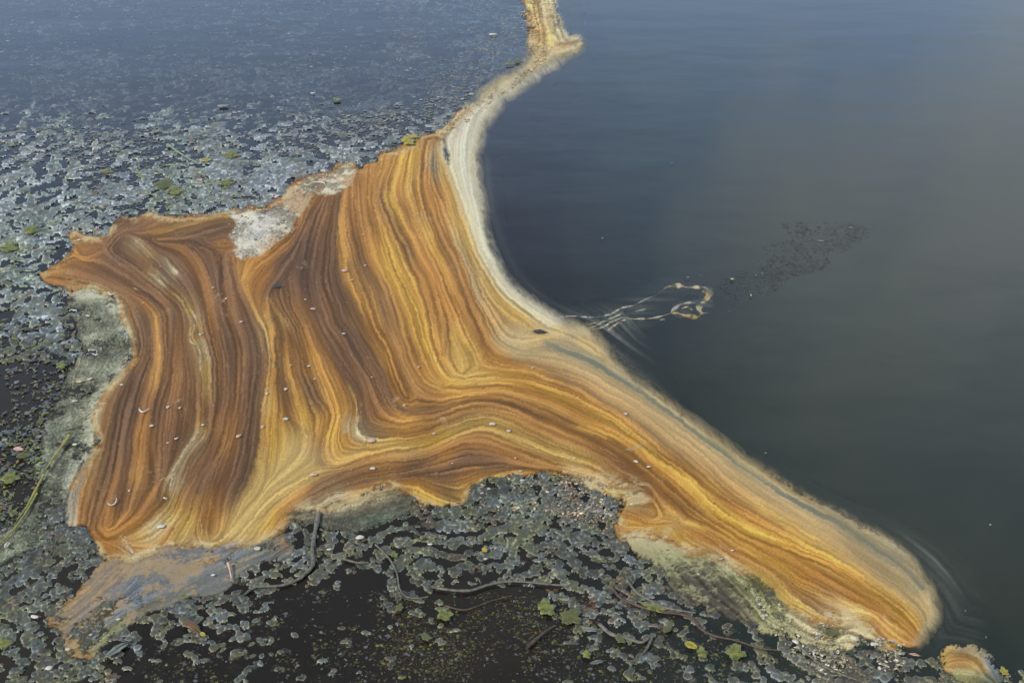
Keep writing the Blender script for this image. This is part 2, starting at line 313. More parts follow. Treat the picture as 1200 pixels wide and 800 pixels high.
 "515,530,O 545,522,b 580,528,b 620,540,b", "328,612,o 336,598,b 352,592,B 380,577,B 420,563,K 470,558,B 510,550,K 540,545,K 580,543,K 625,546,B 660,551,b",
 "400,574,O 440,563,O 480,562,O 505,570,b 520,576,B 537,583,B", "490,582,o 520,591,y 545,583,y 560,566,Y 600,549,o 640,551,o 680,556,o", "430,567,b 480,553,K 520,540,b 550,532,K 590,536,B",
 "340,600,G 375,592,C 382,583,C 400,577,C 420,577,o 440,574,C 458,570,y", "395,588,B 410,584,o 430,582,y 450,576,Y", "470,568,O 490,572,Y 500,580,Y 530,590,y", "545,560,O 560,553,O 580,550,O",
 # ribbon up to the top of the picture
 "505,160,o 520,157,O 545,135,O 565,120,O 590,100,P 615,86,o 632,72,o 640,62,y 640,45,y 636,20,P 634,0,y 628,-40,y", "515,152,C 540,130,P 560,118,C 590,92,y 610,80,G 622,66,G 626,50,P 625,20,P 622,0,y",
 "660,50,C 654,40,C 649,20,C 642,0,C 640,-30,C", "632,82,C 655,71,C 672,62,C 684,55,C 682,52,W 665,56,o 645,60,o", "560,118,G 545,133,G 524,165,g 520,160,G",
 # thin film under the lobe
 "320,632,g 280,650,F 220,680,F 160,700,F 100,735,G", "290,640,f 250,646,F 215,650,f 190,650,f", "300,650,G 250,668,G 200,690,G 150,712,F 110,740,G", "152,658,Y 135,676,o 112,700,Y", "165,655,F 150,680,F 125,700,F",
 "252,652,P 222,664,P 196,674,G", "180,660,o 172,668,P 160,680,F", "140,692,P 105,712,P 92,722,P", "215,670,f 185,686,f 160,700,f", "70,715,G 50,720,b 30,722,G",
 "230,690,G 190,710,G 150,725,V 110,750,V", "90,750,G 80,760,P 95,765,P",
 # grey green mat left of the lobe
 "110,345,E 118,370,E 128,395,e 130,420,E 118,440,E 108,455,E", "130,352,E 138,380,V 146,400,E 148,415,E", "90,350,e 100,380,E 108,410,e 102,430,E", "75,440,e 72,470,E 80,500,E 95,520,e", "100,455,E 106,480,C 108,500,E 104,520,e", "112,452,C 104,475,V 112,490,C",
 "92,470,E 88,500,e 92,530,E 85,560,E 68,590,E 40,625,e", "78,560,F 70,580,E 50,610,E 20,640,e", "78,590,E 70,605,e 60,630,E 50,650,e", "60,540,E 45,580,E 25,620,e", "65,440,e 60,480,e 62,510,e", "120,400,e 122,410,D 116,425,e", "100,505,D 104,513,D",
 # olive film right of the lower mat
 "795,650,D 815,675,D 840,700,D 862,718,D", "825,655,D 845,675,D 862,695,D 880,715,G", "835,652,V 860,672,V 880,695,V 905,722,V 930,735,V", "850,652,C 880,678,V 905,705,V 935,730,C", "870,665,V 900,690,V 925,715,C 960,735,C",
 "775,640,V 790,650,V 812,655,V 840,660,e", "728,632,y 745,640,D 755,655,G", "740,628,C 762,638,D 768,655,E", "755,628,C 775,645,V 790,660,e", "950,738,C 975,745,V 990,735,C 1010,730,C",
 "335,604,e 370,600,D 410,592,D 445,580,D 470,578,e", "350,612,e 390,612,D 430,602,e 465,590,D 480,586,e", "400,622,D 440,612,e 470,600,e",
 # little raft at the right
 "1108,772,Y 1112,763,y 1130,765,o 1148,774,Y 1153,785,y", "1110,780,y 1120,775,O 1135,774,O 1145,780,y", "1125,758,G 1148,763,G 1165,778,F 1172,795,e", "1112,785,b 1120,790,V 1140,790,V 1160,798,e",
]
pts = []; dirs = []; cols = []
for s in LINES:
    rows = []
    for t in s.split():
        x, y, c = t.split(','); rows.append([float(x), float(y), *PAL[c]])
    P = cat(rows, 3.0); P[:, 2:] = np.clip(P[:, 2:], 30, 235)
    d = np.gradient(P[:, :2], axis=0); a2 = 2 * np.arctan2(d[:, 1], d[:, 0])
    pts.append(P[:, :2]); cols.append(P[:, 2:]); dirs.append(np.stack([np.cos(a2), np.sin(a2)], 1))
pts = np.vstack(pts); cols = lin(np.vstack(cols)); dirs = np.vstack(dirs)
ACC = np.zeros((ny, nx, 6)); RAD = int(46 / S)
off = np.arange(-RAD, RAD + 1) * S
for k in range(len(pts)):
    ci = int(round((pts[k, 0] - X0) / S)); cj = int(round((pts[k, 1] - Y0) / S))
    i0, i1, j0, j1 = max(0, ci - RAD), min(nx, ci + RAD + 1), max(0, cj - RAD), min(ny, cj + RAD + 1)
    dx = X0 + np.arange(i0, i1) * S - pts[k, 0]; dy = Y0 + np.arange(j0, j1) * S - pts[k, 1]
    d2 = dx[None] ** 2 + dy[:, None] ** 2
    wgt = 1 / (d2 + 1.6) ** 2 / 1.0
    wgt[d2 > 2000] = 0
    ACC[j0:j1, i0:i1] += wgt[..., None] * np.array([1, *cols[k], *dirs[k]])
WT = ACC[..., 0] + 1e-12
BASE = ACC[..., 1:4] / WT[..., None]
CX = blur(ACC[..., 4] / WT, 3); CY = blur(ACC[..., 5] / WT, 3); ang = .5 * np.arctan2(CY, CX)
BASE = .30 * BASE + .70 * np.stack([blur(BASE[..., k], 6) for k in range(3)], -1)
VX = np.cos(ang).astype(np.float32); VY = np.sin(ang).astype(np.float32)

# ------------------------------------------------------------------ outlines
RAFT = [(40,318),(60,309),(82,305),(92,290),(82,275),(88,270),(105,280),(125,273),(135,262),(150,257),(168,252),(176,248),(200,252),(230,249),(262,250),(275,246),(300,247),(320,240),(335,228),(345,214),(365,206),(388,202),(392,192),(410,187),(420,196),
 (428,188),(440,184),(465,178),(490,165),(505,158),(520,150),(540,130),(557,117),(585,94),(605,82),(622,68),(624,50),(618,20),(612,0),(606,-45),(640,-45),(646,0),(652,18),(656,40),(665,50),(680,50),(686,55),(675,64),(655,74),(636,84),(620,95),(590,115),(570,140),(562,160),
 (558,185),(560,210),(566,250),(575,290),(590,325),(610,345),(640,365),(655,377),(690,385),(702,398),(722,430),(760,456),(800,487),(850,522),(900,559),(950,588),(1000,610),(1040,632),(1070,655),(1090,690),(1098,720),(1092,735),(1080,742),
 (1080,754),(1066,760),(1040,758),(1018,750),(1000,742),(985,735),(960,731),(930,716),(905,692),(870,668),(840,655),(815,647),(795,640),(778,626),(760,628),(740,632),(725,632),(716,618),(720,602),(733,590),(716,580),(694,572),(680,562),
 (650,555),(600,553),(570,560),(552,567),(545,585),(520,592),(490,590),(470,577),(455,570),(420,580),(400,590),(370,596),(340,601),(332,612),(328,628),(300,634),(270,642),(240,642),(215,640),(190,640),(172,648),(150,656),(135,655),(120,650),
 (113,630),(100,614),(78,614),(80,592),(86,570),(95,553),(108,533),(112,510),(112,480),(124,452),(146,430),(152,420),(147,395),(140,372),(133,350),(118,345),(95,338),(60,330),(45,325)]
warp = FB[(PY * .7).astype(int) % 512, (PX * .7).astype(int) % 512], FB2[(PY * .7).astype(int) % 512, (PX * .7).astype(int) % 512]
rm = poly(RAFT)
wa = FB3[(PY * 1.1).astype(int) % 512, (PX * 1.1 + 90).astype(int) % 512]; wb = FB3[(PY * 1.1 + 200).astype(int) % 512, (PX * 1.1).astype(int) % 512]
est0 = poly([(556,75),(760,75),(760,330),(1200,560),(1200,790),(1075,770),(1060,640),(860,535),(690,420),(640,380),(585,330),(556,240)], 8)
wi = np.clip(np.arange(nx)[None] + wa * 2.6 * (1 - est0), 0, nx - 1).astype(int); wj = np.clip(np.arange(ny)[:, None] + wb * 2.2 * (1 - est0), 0, ny - 1).astype(int)
rm = rm[wj, wi]
# gaps in the raft where dark water shows
for g_ in ([(417,190),(424,184),(436,183),(445,184),(438,189),(425,193),(418,195)], [(519,160),(522,158),(526,170),(528,192),(525,200),(521,180)],
           [(640,58),(650,62),(640,68),(632,66)], [(650,50),(664,54),(656,55),(648,54)]):
    rm *= 1 - poly(g_)
def frayed(mask, soft, fr):
    b_ = blur(mask, soft / S); return np.clip((b_ - .5 + fr * np.clip(4 * b_ * (1 - b_), 0, 1)) * 2.6 + .5, 0, 1) * sm(.02, .15, b_)
fray = .22 * np.tanh(FB3[(PY * 1.9).astype(int) % 512, (PX * 1.9).astype(int) % 512] * .7 + warp[0] * .3)
A_raft = frayed(rm, 2.0, fray)
A_raft_soft = frayed(rm, 5.5, fray * .6)
east = poly([(556,60),(760,60),(760,330),(1200,560),(1200,790),(1075,770),(1060,640),(860,535),(690,420),(640,380),(585,330),(556,240)], 8)
bb_ = blur(rm, 7 / S); lnz = noise_tile(512, 2, 150, 77, power=-1.0)[0]; lz = lnz[((PX * .9 + PY * 1.5) * .35).astype(int) % 512, ((PX * .82 - PY * .57) * 2.2).astype(int) % 512]
A_raft_soft = np.clip(bb_ * 1.30 - .14 + (.5 * fray + .16 * np.tanh(lz)) * np.clip(4 * bb_ * (1 - bb_), 0, 1), 0, 1)
halo = .75 * sm(.06, .42, blur(rm, 4.5)) * sm(-.5, .5, FB3[(PY * 2.3 + 70).astype(int) % 512, (PX * 2.3 + 30).astype(int) % 512] + .5 * warp[1])
A_raft = np.maximum(A_raft, halo) * (1 - east) + A_raft_soft * east
FILM = [(328,628),(345,640),(340,652),(300,662),(262,690),(215,706),(165,722),(130,745),(108,772),(82,770),(70,742),(50,730),(52,715),(75,708),(95,692),(110,672),(125,655),(150,655),(190,640),(240,642),(300,634)]
GREEN = [(95,338),(118,345),(133,350),(140,372),(147,395),(153,420),(146,432),(126,454),(114,480),(114,510),(108,533),(95,553),(86,572),(80,592),(80,614),(70,616),(58,645),(20,660),(-20,690),(-20,640),(10,612),(35,575),(55,540),(62,505),(58,470),(66,440),(82,420),(90,400),(78,380),(72,352)]
OLIVE = [(725,630),(778,626),(795,640),(840,655),(870,668),(905,692),(930,716),(960,731),(1000,740),(1005,756),(970,760),(930,745),(880,734),(850,726),(815,708),(790,685),(770,662),(740,650)]
PATCHO = [(335,600),(370,597),(410,590),(440,578),(458,571),(472,578),(484,590),(500,592),(470,606),(430,622),(400,626),(370,616),(345,612)]
LRAFT = [(1104,770),(1108,762),(1125,757),(1145,761),(1163,773),(1174,792),(1170,803),(1150,800),(1125,795),(1112,786)]
def under(P_):
    q = poly(P_); return np.maximum(q, rm * (blur(q, 7) > .06))
A_film = frayed(under(FILM), 4, fray * 2) * .92
A_green = frayed(under(GREEN), 8, fray * 4.5)
A_olive = frayed(under(OLIVE), 6, fray * 2.5)
A_patch = frayed(under(PATCHO), 3, fray * 2.5)
A_lraft = frayed(poly(LRAFT), 5, fray * 3) * np.clip(.75 + .25 * warp[0] + .2 * wa, .15, 1)
# thin wisps on the open water side
WISP = [([(580,318),(600,345),(640,368),(700,372),(735,362),(745,352),(790,334),(800,338),(760,358),(735,382),(712,392),(722,425),(750,450),(790,478),(740,440),(700,410),(660,390),(600,360)], .30),
        ([(700,375),(760,360),(770,372),(745,385),(750,420),(775,450),(800,480),(760,460),(715,425),(700,395)], .22),
        ([(860,520),(960,580),(1030,610),(1100,640),(1130,690),(1110,730),(1090,745),(1095,700),(1060,650),(1000,615),(930,585)], .09),
        ([(1060,630),(1140,660),(1160,720),(1150,770),(1085,770),(1080,740),(1098,720),(1088,685)], .05), ([(640,40),(665,45),(690,52),(685,60),(650,80),(610,105),(600,100)], .25),
        ([(655,-45),(680,-45),(670,40),(655,50)], .15), ([(558,180),(572,185),(580,270),(600,320),(640,362),(630,365),(590,335),(566,270)], .2)]
A_wisp = sum(poly(p_, 9) * a_ for p_, a_ in WISP)

ALLF = (A_raft > .01) | (A_film > .01) | (A_green > .01) | (A_olive > .01) | (A_patch > .01) | (A_lraft > .01) | (A_wisp > .01)
# ------------------------------------------------------------------ streak noise smeared along the flow
jj, ii = np.nonzero(ALLF)
z3 = []
for s_, sd_ in ((.0, 1), (1, 2), (3, 3), (8, 4)):
    q = np.random.default_rng(20 + sd_).standard_normal((ny, nx)); q = blur(q, s_) if s_ else q
    z3.append(q / q.std())
NZ = np.stack(z3, -1).astype(np.float32)
acc = NZ[jj, ii].copy() * 0; STEPS = 46
acc_s = NZ[jj, ii, 0].copy() * 0
for sgn in (1, -1):
    x = ii.astype(np.float32).copy(); y = jj.astype(np.float32).copy(); dx = VX[jj, ii] * sgn; dy = VY[jj, ii] * sgn
    for k in range(STEPS):
        xi = np.clip((x + .5).astype(np.int32), 0, nx - 1); yi = np.clip((y + .5).astype(np.int32), 0, ny - 1)
        vx = VX[yi, xi]; vy = VY[yi, xi]; f = np.where(vx * dx + vy * dy < 0, -1, 1).astype(np.float32)
        dx = vx * f; dy = vy * f; st = 1.5
        x += dx * st; y += dy * st
        wk = .5 + .5 * math.cos(math.pi * k / STEPS)
        acc += NZ[yi, xi] * wk
        if k < 10: acc_s += NZ[yi, xi, 0]
acc = (acc - acc.mean(0)) / acc.std(0); acc_s = acc_s / acc_s.std()
def splat(px_, py_, amp, sig):         # lattice coords; gaussian dabs summed
    res = np.zeros(nx * ny); rr = 3
    bx = np.round(px_).astype(int); by = np.round(py_).astype(int)
    for oy in range(-rr, rr + 1):
        for ox in range(-rr, rr + 1):
            x_ = bx + ox; y_ = by + oy; g_ = amp * np.exp(-((x_ - px_) ** 2 + (y_ - py_) ** 2) / (2 * sig ** 2))
            ok_ = (x_ >= 0) & (x_ < nx) & (y_ >= 0) & (y_ < ny)
            res += np.bincount((y_ * nx + x_)[ok_], g_[ok_], nx * ny)
    return res.reshape(ny, nx)
def streamlines(n_, nst, seed):
    r_ = np.random.default_rng(seed); k = r_.integers(0, len(jj), n_); X_ = []; Y_ = []; A_ = []
    ln = r_.uniform(.2, 1, n_) ** 1.5 * nst
    for sgn in (1, -1):
        x = ii[k].astype(float); y = jj[k].astype(float); dx = VX[jj[k], ii[k]] * sgn; dy = VY[jj[k], ii[k]] * sgn
        for q in range(nst):
            xi = np.clip((x + .5).astype(int), 0, nx - 1); yi = np.clip((y + .5).astype(int), 0, ny - 1); vx = VX[yi, xi]; vy = VY[yi, xi]
            f = np.where(vx * dx + vy * dy < 0, -1, 1); dx = vx * f; dy = vy * f; x = x + dx * 1.1; y = y + dy * 1.1
            X_.append(x); Y_.append(y); A_.append(np.clip((ln - q) / 14, 0, 1))
    return np.array(X_), np.array(Y_), np.array(A_)
SL = np.zeros((ny, nx))
for n_, nst, sig, am, sd_ in ((5200, 70, .55, .30, 1), (1300, 110, .85, .27, 2), (150, 140, 1.6, .12, 3)):
    xs_, ys_, am_ = streamlines(n_, nst, 90 + sd_)
    sign = np.random.default_rng(sd_).choice([-1, -.7, .8, .6, -.5, .7], n_); wob = 1 + .3 * np.random.default_rng(sd_).standard_normal(n_)
    SL += splat(xs_.ravel(), ys_.ravel(), (am_ * (sign * wob)[None] * am / sig * .55).ravel(), sig)
core_w = np.zeros((ny, nx)); cc_ = [splat((pts[:, 0] - X0) / S, (pts[:, 1] - Y0) / S, v_, 1.0) for v_ in (np.ones(len(pts)), cols[:, 0], cols[:, 1], cols[:, 2])]
core_w = np.clip(cc_[0] * .9, 0, 1) * .6; CORE = np.stack(cc_[1:], -1) / (cc_[0][..., None] + 1e-9)
# sideways displacement makes neighbouring colours interleave
shift = acc[:, 0] * 1.0 + acc[:, 1] * 2.0 + acc[:, 2] * 1.6 + acc[:, 3] * 1.0
sx = ii - VY[jj, ii] * shift / S; sy = jj + VX[jj, ii] * shift / S
sx = np.clip(np.round(sx), 0, nx - 1).astype(int); sy = np.clip(np.round(sy), 0, ny - 1).astype(int)
ok = ALLF[sy, sx]; sx = np.where(ok, sx, ii); sy = np.where(ok, sy, jj)
s2 = shift * .25; s2x = np.clip(np.round(ii - VY[jj, ii] * s2), 0, nx - 1).astype(int); s2y = np.clip(np.round(jj + VX[jj, ii] * s2), 0, ny - 1).astype(int)
lw = blur(poly([(20,200),(278,240),(279,306),(277,325),(285,343),(300,367),(314,392),(315,430),(308,470),(303,510),(295,550),(280,582),(262,600),(250,600),(60,600)]), 6)
lw = np.maximum(lw, .8 * blur(poly([(360,260),(385,215),(395,240),(392,330),(430,400),(460,470),(430,500),(400,440),(350,400),(300,345),(320,310)]), 8))
BASE = BASE * (1 - .42 * lw[..., None]) + lin((116, 86, 60)) * .42 * lw[..., None]
gw_ = blur(poly([(400,215),(500,170),(530,240),(570,330),(640,385),(700,440),(1000,650),(1075,735),(1050,750),(850,620),(700,520),(560,480),(480,480),(430,380)]), 10)[..., None] * .30
BASE = BASE * (1 - gw_) + lin((190, 140, 74)) * gw_
c_ = BASE[sy, sx].copy(); cw_ = core_w[s2y, s2x][:, None]; c_ = c_ * (1 - cw_) + CORE[s2y, s2x] * cw_
f_ = acc[:, 0] * .07 + acc[:, 1] * .07 + acc[:, 2] * .03 + acc_s * .04
brown = np.clip((acc[:, 1] - 1.3) * .5, 0, .45)[:, None]; pale = np.clip((-acc[:, 1] - acc[:, 0] * .4 - 1.9) * .5, 0, .4)[:, None]
sl_ = np.clip(SL[jj, ii] * .85, -.55, .38); c_ = c_ * np.exp(f_ + sl_)[:, None] * np.exp(np.outer(sl_, (-.05, .03, .25)))
c_ = c_ * (1 - brown) + lin((104, 72, 44)) * brown
c_ = c_ * (1 - pale) + np.minimum(c_ * 1.7, .6) * pale
FC = np.zeros((ny, nx, 3)); FC[jj, ii] = c_
L0 = np.zeros((ny, nx)); L0[jj, ii] = acc[:, 0]; L1 = np.zeros((ny, nx)); L1[jj, ii] = acc[:, 1]; L2 = np.zeros((ny, nx)); L2[jj, ii] = acc[:, 2]; LS = np.zeros((ny, nx)); LS[jj, ii] = acc_s
# curdled foam patches inside the raft: mottled rather than streaked
n1 = samp(FB3, .9); n2 = samp(FB, 1.3, .7); n3 = samp(TU2, 2.2, .3)
FOAM = [(262,250),(275,244),(300,246),(320,240),(335,228),(345,213),(365,205),(388,202),(392,192),(410,186),(417,192),(412,206),(400,223),(385,226),(365,226),(356,240),(345,262),(340,272),(320,286),(305,300),(285,306),(276,300),(273,287),(266,276),(281,262)]
mf = np.clip(poly(FOAM, 3) + .12 * n1, 0, 1); mf = sm(.30, .75, mf + .10 * n2) 
whitef = sm(-.6, .7, n1 + .6 * n2)[..., None]
core = poly([(270,252),(300,250),(330,250),(325,270),(305,290),(290,298),(280,285),(284,265)], 8)[..., None]
fc = lin((222, 210, 176)) * whitef + lin((158, 144, 116)) * (1 - whitef)
fc = fc * (1 - core * .7) + lin((226, 222, 208)) * (.85 + .15 * whitef) * core * .7
tanm = sm(.3, 1.0, n2)[..., None] * (1 - core); fc = fc * (1 - tanm * .7) + lin((184, 140, 90)) * tanm * .7
dk = sm(.75, 1.2, n3 - n1 * .4)[..., None]; fc = fc * (1 - .6 * dk) + lin((98, 102, 100)) * .6 * dk
FC = FC * (1 - mf[..., None]) + fc * mf[..., None]
# curdled texture in the ribbon that runs up the picture, in the shore edges and on the films
rib = poly([(500,170),(560,130),(600,110),(640,85),(690,60),(690,-50),(595,-50),(600,60),(560,100),(500,150)], 4)
edge = np.clip(1 - np.abs(blur(rm, 4) - .55) / .45, 0, 1) * (1 - east) * (rm > 0)
mott = np.clip(rib * .8 + edge * .55 + A_olive * .35 * (1 - (A_raft > .5)) + A_film * .3 * (1 - (A_raft > .5)), 0, 1)
FC *= np.exp(mott * (.30 * n1 + .12 * n3))[..., None]
pk = (mott * sm(.7, 1.3, n2 + .5 * n1) * .6)[..., None]; FC = FC * (1 - pk) + lin((206, 188, 140)) * pk
# pale ragged rim along the shore side of the raft
rimz = sm(.08, .35, blur(rm, 3)) * (1 - sm(.62, .92, blur(rm, 4))) * (1 - east) * (1 - rib) * sm(-.9, .7, n2 + .45 * n1 + .3)
rimz = (rimz * .85)[..., None]; rc = lin((206, 186, 138)) * sm(-.8, .6, n1)[..., None] + lin((176, 134, 82)) * (1 - sm(-.8, .6, n1)[..., None])
FC = FC * (1 - rimz) + rc * rimz
er = (east * (1 - sm(.72, .97, blur(rm, 7 / S))) * (A_raft > .01))[..., None] * .75; FC = FC * (1 - er) + lin((198, 184, 146)) * np.exp(.10 * L1)[..., None] * er
blot = blur(poly([(660,548),(700,556),(755,566),(765,582),(738,592),(720,604),(700,580),(670,566)]), 3) + blur(poly([(722,600),(745,612),(790,612),(806,632),(835,650),(800,650),(770,640),(735,636)]), 4) * .8 + blur(poly([(940,722),(985,712),(1010,722),(1040,742),(1060,760),(1010,762),(960,745)]), 4) + blur(poly([(330,596),(380,578),(450,572),(470,584),(400,600),(340,612)]), 3) * .6 + blur(poly([(150,655),(200,632),(250,640),(230,655),(170,668)]), 4) * .6
blot = (np.clip(blot, 0, 1) * sm(-.8, .7, n1 + .5 * n2) * .8)[..., None]; FC = FC * (1 - blot) + (lin((214, 196, 150)) * sm(-.9, .9, n1)[..., None] + lin((176, 132, 88)) * (1 - sm(-.9, .9, n1)[..., None])) * blot
fan = blur(poly([(242,640),(272,605),(300,575),(322,540),(345,500),(372,520),(400,538),(360,556),(318,592),(290,632)]), 9)[..., None] * .5 * (A_raft > .3)[..., None]
FC = FC * (1 - fan) + lin((204, 176, 124)) * np.exp(.08 * L1 + .06 * L0)[..., None] * fan
# fibrous mats
gm = (np.maximum(A_green, A_patch * .6) * (A_raft < .5))[..., None]; g1 = samp(FB3, .5, .4)[..., None]
gcol = lin((98, 100, 82)) * (1 - sm(-.5, .8, n2)[..., None]) + lin((128, 134, 112)) * sm(-.5, .8, n2)[..., None]
gcol = gcol * (1 - A_patch[..., None] * .5); FC = FC * (1 - .62 * gm) + gcol * .62 * gm
fm = (A_film * (A_raft < .5) * sm(-.9, .5, n2 + .5 * L2))[..., None] * .6; FC = FC * (1 - fm) + lin((112, 120, 124)) * fm
arm = (poly([(655,385),(700,398),(760,456),(850,522),(950,588),(1040,632),(1090,690),(1098,720),(1088,738),(1062,704),(1000,660),(920,612),(850,568),(780,520),(700,462),(640,428),(600,418),(575,402),(600,380),(640,372)], 7) * (A_raft > .02))[..., None] * .55
FC = FC * (1 - arm) + lin((200, 176, 128)) * np.exp(.09 * L1 + .08 * L0 + .10 * L2)[..., None] * arm
gl_ = cat([(636,402,0),(660,412,0),(690,424,0),(740,452,0),(800,497,0),(860,540,0),(920,582,0),(960,603,0),(1010,631,0),(1055,662,0),(1080,690,0)], 2.5)
gw = np.clip(splat((gl_[:, 0] - X0) / S, (gl_[:, 1] - Y0) / S, np.ones(len(gl_)), 2.0) * .6, 0, .75)
for _k, (a_, b_) in enumerate(((-6, 3), (7, -4))): gw = np.maximum(gw, np.clip(splat((gl_[:, 0] + a_ - X0) / S, (gl_[:, 1] + b_ - Y0) / S, np.ones(len(gl_)), 1.2) * .3, 0, .35))
gw = (gw * np.clip(.8 + .3 * L1, 0, 1.2))[..., None]; FC = FC * (1 - gw) + lin((112, 116, 100)) * gw
prz = (blur(poly([(514,170),(522,192),(536,235),(550,270),(563,303),(578,328),(600,350),(640,378),(660,378),(700,330),(700,60),(640,78),(600,98),(560,120),(528,150)]), 3) * (A_raft > .05))[..., None] * .55
FC = FC * (1 - prz) + lin((222, 214, 186)) * np.exp(.07 * L1 + .07 * L0 + .10 * L2)[..., None] * prz
g0 = samp(FB3, .8, 1.4)[..., None] * .4 + np.random.default_rng(3).standard_normal((ny, nx))[..., None] * .35 + .5 * samp(TU2, 1.3, .6)[..., None]
FC *= 1 - gm + gm * np.exp(.22 * g1 + .12 * LS[..., None] + .34 * g0 + .15 * n3[..., None])
yy = gm * sm(.5, 1.4, g0 + .5 * n2[..., None]) * .3; FC = FC * (1 - yy) + lin((170, 168, 130)) * yy
fo = A_green * (A_raft < .6) * sm(.03, .3, blur(rm, 8)); fo = (fo * sm(-.7, .6, n1 + .6 * n2) * .85)[..., None]; FC = FC * (1 - fo) + lin((206, 204, 172)) * fo
fo2 = (A_film * (A_raft < .5) * sm(.2, 1.1, n1 + .5 * n2) * .6)[..., None]; FC = FC * (1 - fo2) + lin((186, 156, 108)) * fo2
fo3 = (A_olive * (A_raft < .5) * sm(-.2, 1.0, n1 + .4 * n2) * .6)[..., None]; FC = FC * (1 - fo3) + lin((176, 170, 124)) * fo3
gs = (A_olive * (A_raft < .5) * (poly([(820,640),(1010,730),(1010,770),(900,745),(860,700)], 8)))[..., None]
FC *= 1 - gs + gs * np.exp(.38 * np.tanh(1.5 * L0[..., None] + L1[..., None]))
wob_i = np.clip(np.arange(nx)[None] + wa * .35 * (1 - est0 * .7) + warp[0] * 1.3, 0, nx - 1).astype(int); wob_j = np.clip(np.arange(ny)[:, None] + wb * .3 * (1 - est0 * .7) + warp[1] * 1.2, 0, ny - 1).astype(int)
FC = FC[wob_j, wob_i]
# speckles: tiny bubbles and grit on the raft
sp = np.random.default_rng(5).random((ny, nx)); sp1 = (sp > .9988)[..., None]; sp2 = (sp < .0010)[..., None]
FC = np.where(sp1 & (A_raft > .6)[..., None], FC * 1.0 + .12, FC); FC = np.where(sp2 & (A_raft > .6)[..., None], FC * .5, FC)
lum = FC.mean(-1, keepdims=True); sat_ = 1 + .08 * ((A_raft > .5) * (1 - mf))[..., None]
FC = lum + (FC - lum) * sat_; FC[..., 1] *= 1.0
FC = np.clip(FC, .01, .8)

# ------------------------------------------------------------------ turn a set of lattice cells into mesh
def cells_mesh(name, cell, Z, C, A=None):
    # cell: bool (ny-1, nx-1)
    cj, ci = np.nonzero(cell); a = cj * nx + ci
    q = np.stack([a + nx, a + nx + 1, a + 1, a], 1)       # counter clockwise seen from above
    u, inv = np.unique(q, return_inverse=True); q = inv.reshape(q.shape)
    V = np.stack([GX.ravel()[u], GY.ravel()[u], Z.ravel()[u]], 1)
    al = np.ones(len(u)) if A is None else A.ravel()[u]
    return mesh_np(name, V, q, np.concatenate([C.reshape(-1, 3)[u] * ALB, al[:, None]], 1))
def cellmask(M): return M[:-1, :-1] | M[1:, :-1] | M[:-1, 1:] | M[1:, 1:]
RAFTM = mat_tint('scum_skin', rough=.55, grain=.20, gscale=360, bump=.14, spec=.12, film=True)
MATM = mat_tint('algae_skin', rough=.5, grain=.22, gscale=260, bump=.35, spec=.30)
MATF = mat_tint('algae_lobes', rough=.5, grain=.22, gscale=260, bump=.4, spec=.30, film=True)
ZR = .003 + .0005 * np.tanh(blur(L1, 1)) * (A_raft > .5) + .0016 * mf * n1 + .0012 * np.abs(mott * n1)
ZR += .0015 * np.clip(A_raft - .3, 0, 1)
def film_part(name, mask, A, parent=None, z=ZR):
    return link(name, cells_mesh(name, cellmask(mask), z, FC, A), RAFTM, parent)
def components(M):
    H, W_ = M.shape; lab = np.zeros((H, W_), np.int32); par = [0]
    def find(a):
        while par[a] != a: par[a] = par[par[a]]; a = par[a]
        return a
    prev = []
    for r_ in range(H):
        row = M[r_]; d = np.diff(np.concatenate([[0], row.astype(np.int8), [0]])); st = np.nonzero(d == 1)[0]; en = np.nonzero(d == -1)[0]
        cur = []; p = 0
        for a, b in zip(st, en):
            lb = 0
            while p < len(prev) and prev[p][1] <= a: p += 1
            q = p
            while q < len(prev) and prev[q][0] < b:
                l_ = find(prev[q][2])
                if lb == 0: lb = l_
                elif l_ != lb: par[max(l_, lb)] = min(l_, lb); lb = min(l_, lb)
                q += 1
            if lb == 0: lb = len(par); par.append(lb)
            lab[r_, a:b] = lb; cur.append((a, b, lb))
        prev = cur
    root = np.array([find(k) for k in range(len(par))]); return root[lab]
inraft = A_raft > .02
left = poly([(20,200),(278,240),(279,306),(277,325),(285,343),(300,367),(314,392),(315,430),(308,470),(303,510),(295,550),(280,582),(262,600),(250,660),(20,680)]) > .5
foamz = (mf > .5) & inraft
_l = components(foamz[:-1, :-1]); _i, _c = np.unique(_l[_l > 0], return_counts=True); _k = np.zeros_like(foamz); _k[:-1, :-1] = _l == _i[_c.argmax()]; foamz = _k
pale_r = (poly([(514,170),(522,192),(536,235),(550,270),(563,303),(578,328),(600,350),(640,378),(660,378),(700,330),(700,60),(640,78),(600,98),(560,120),(528,150)]) > .5) & inraft & ~foamz
ribz = (poly([(498,170),(514,170),(528,150),(560,120),(600,98),(640,78),(700,70),(700,-60),(590,-60),(590,60),(500,150)]) > .5) & inraft & ~pale_r
raft = empty('scum_raft', at(480, 420))
def keep(o, root):
    o.parent = root; o.matrix_parent_inverse = root.matrix_world.inverted() if False else o.matrix_parent_inverse
    o.location = -root.location; return o
tag(raft, 'large orange and brown streaked scum raft spreading over the pond', 'scum raft')
cm = lambda M: M
lf = left & inraft & ~foamz
rest = inraft & ~lf & ~foamz & ~pale_r & ~ribz
def owned(M):                       # cell belongs to one part only: lattice cell corner decides
    return M[:-1, :-1]
def part(name, M, A, root, label=None):
    o_ = link(name, cells_mesh(name, owned(M), ZR, FC, A), RAFTM); keep(o_, root)
    if label: o_['label'] = label
    return o_
part('scum_sheet', lf, A_raft, raft, 'dark brown left lobe of the raft')
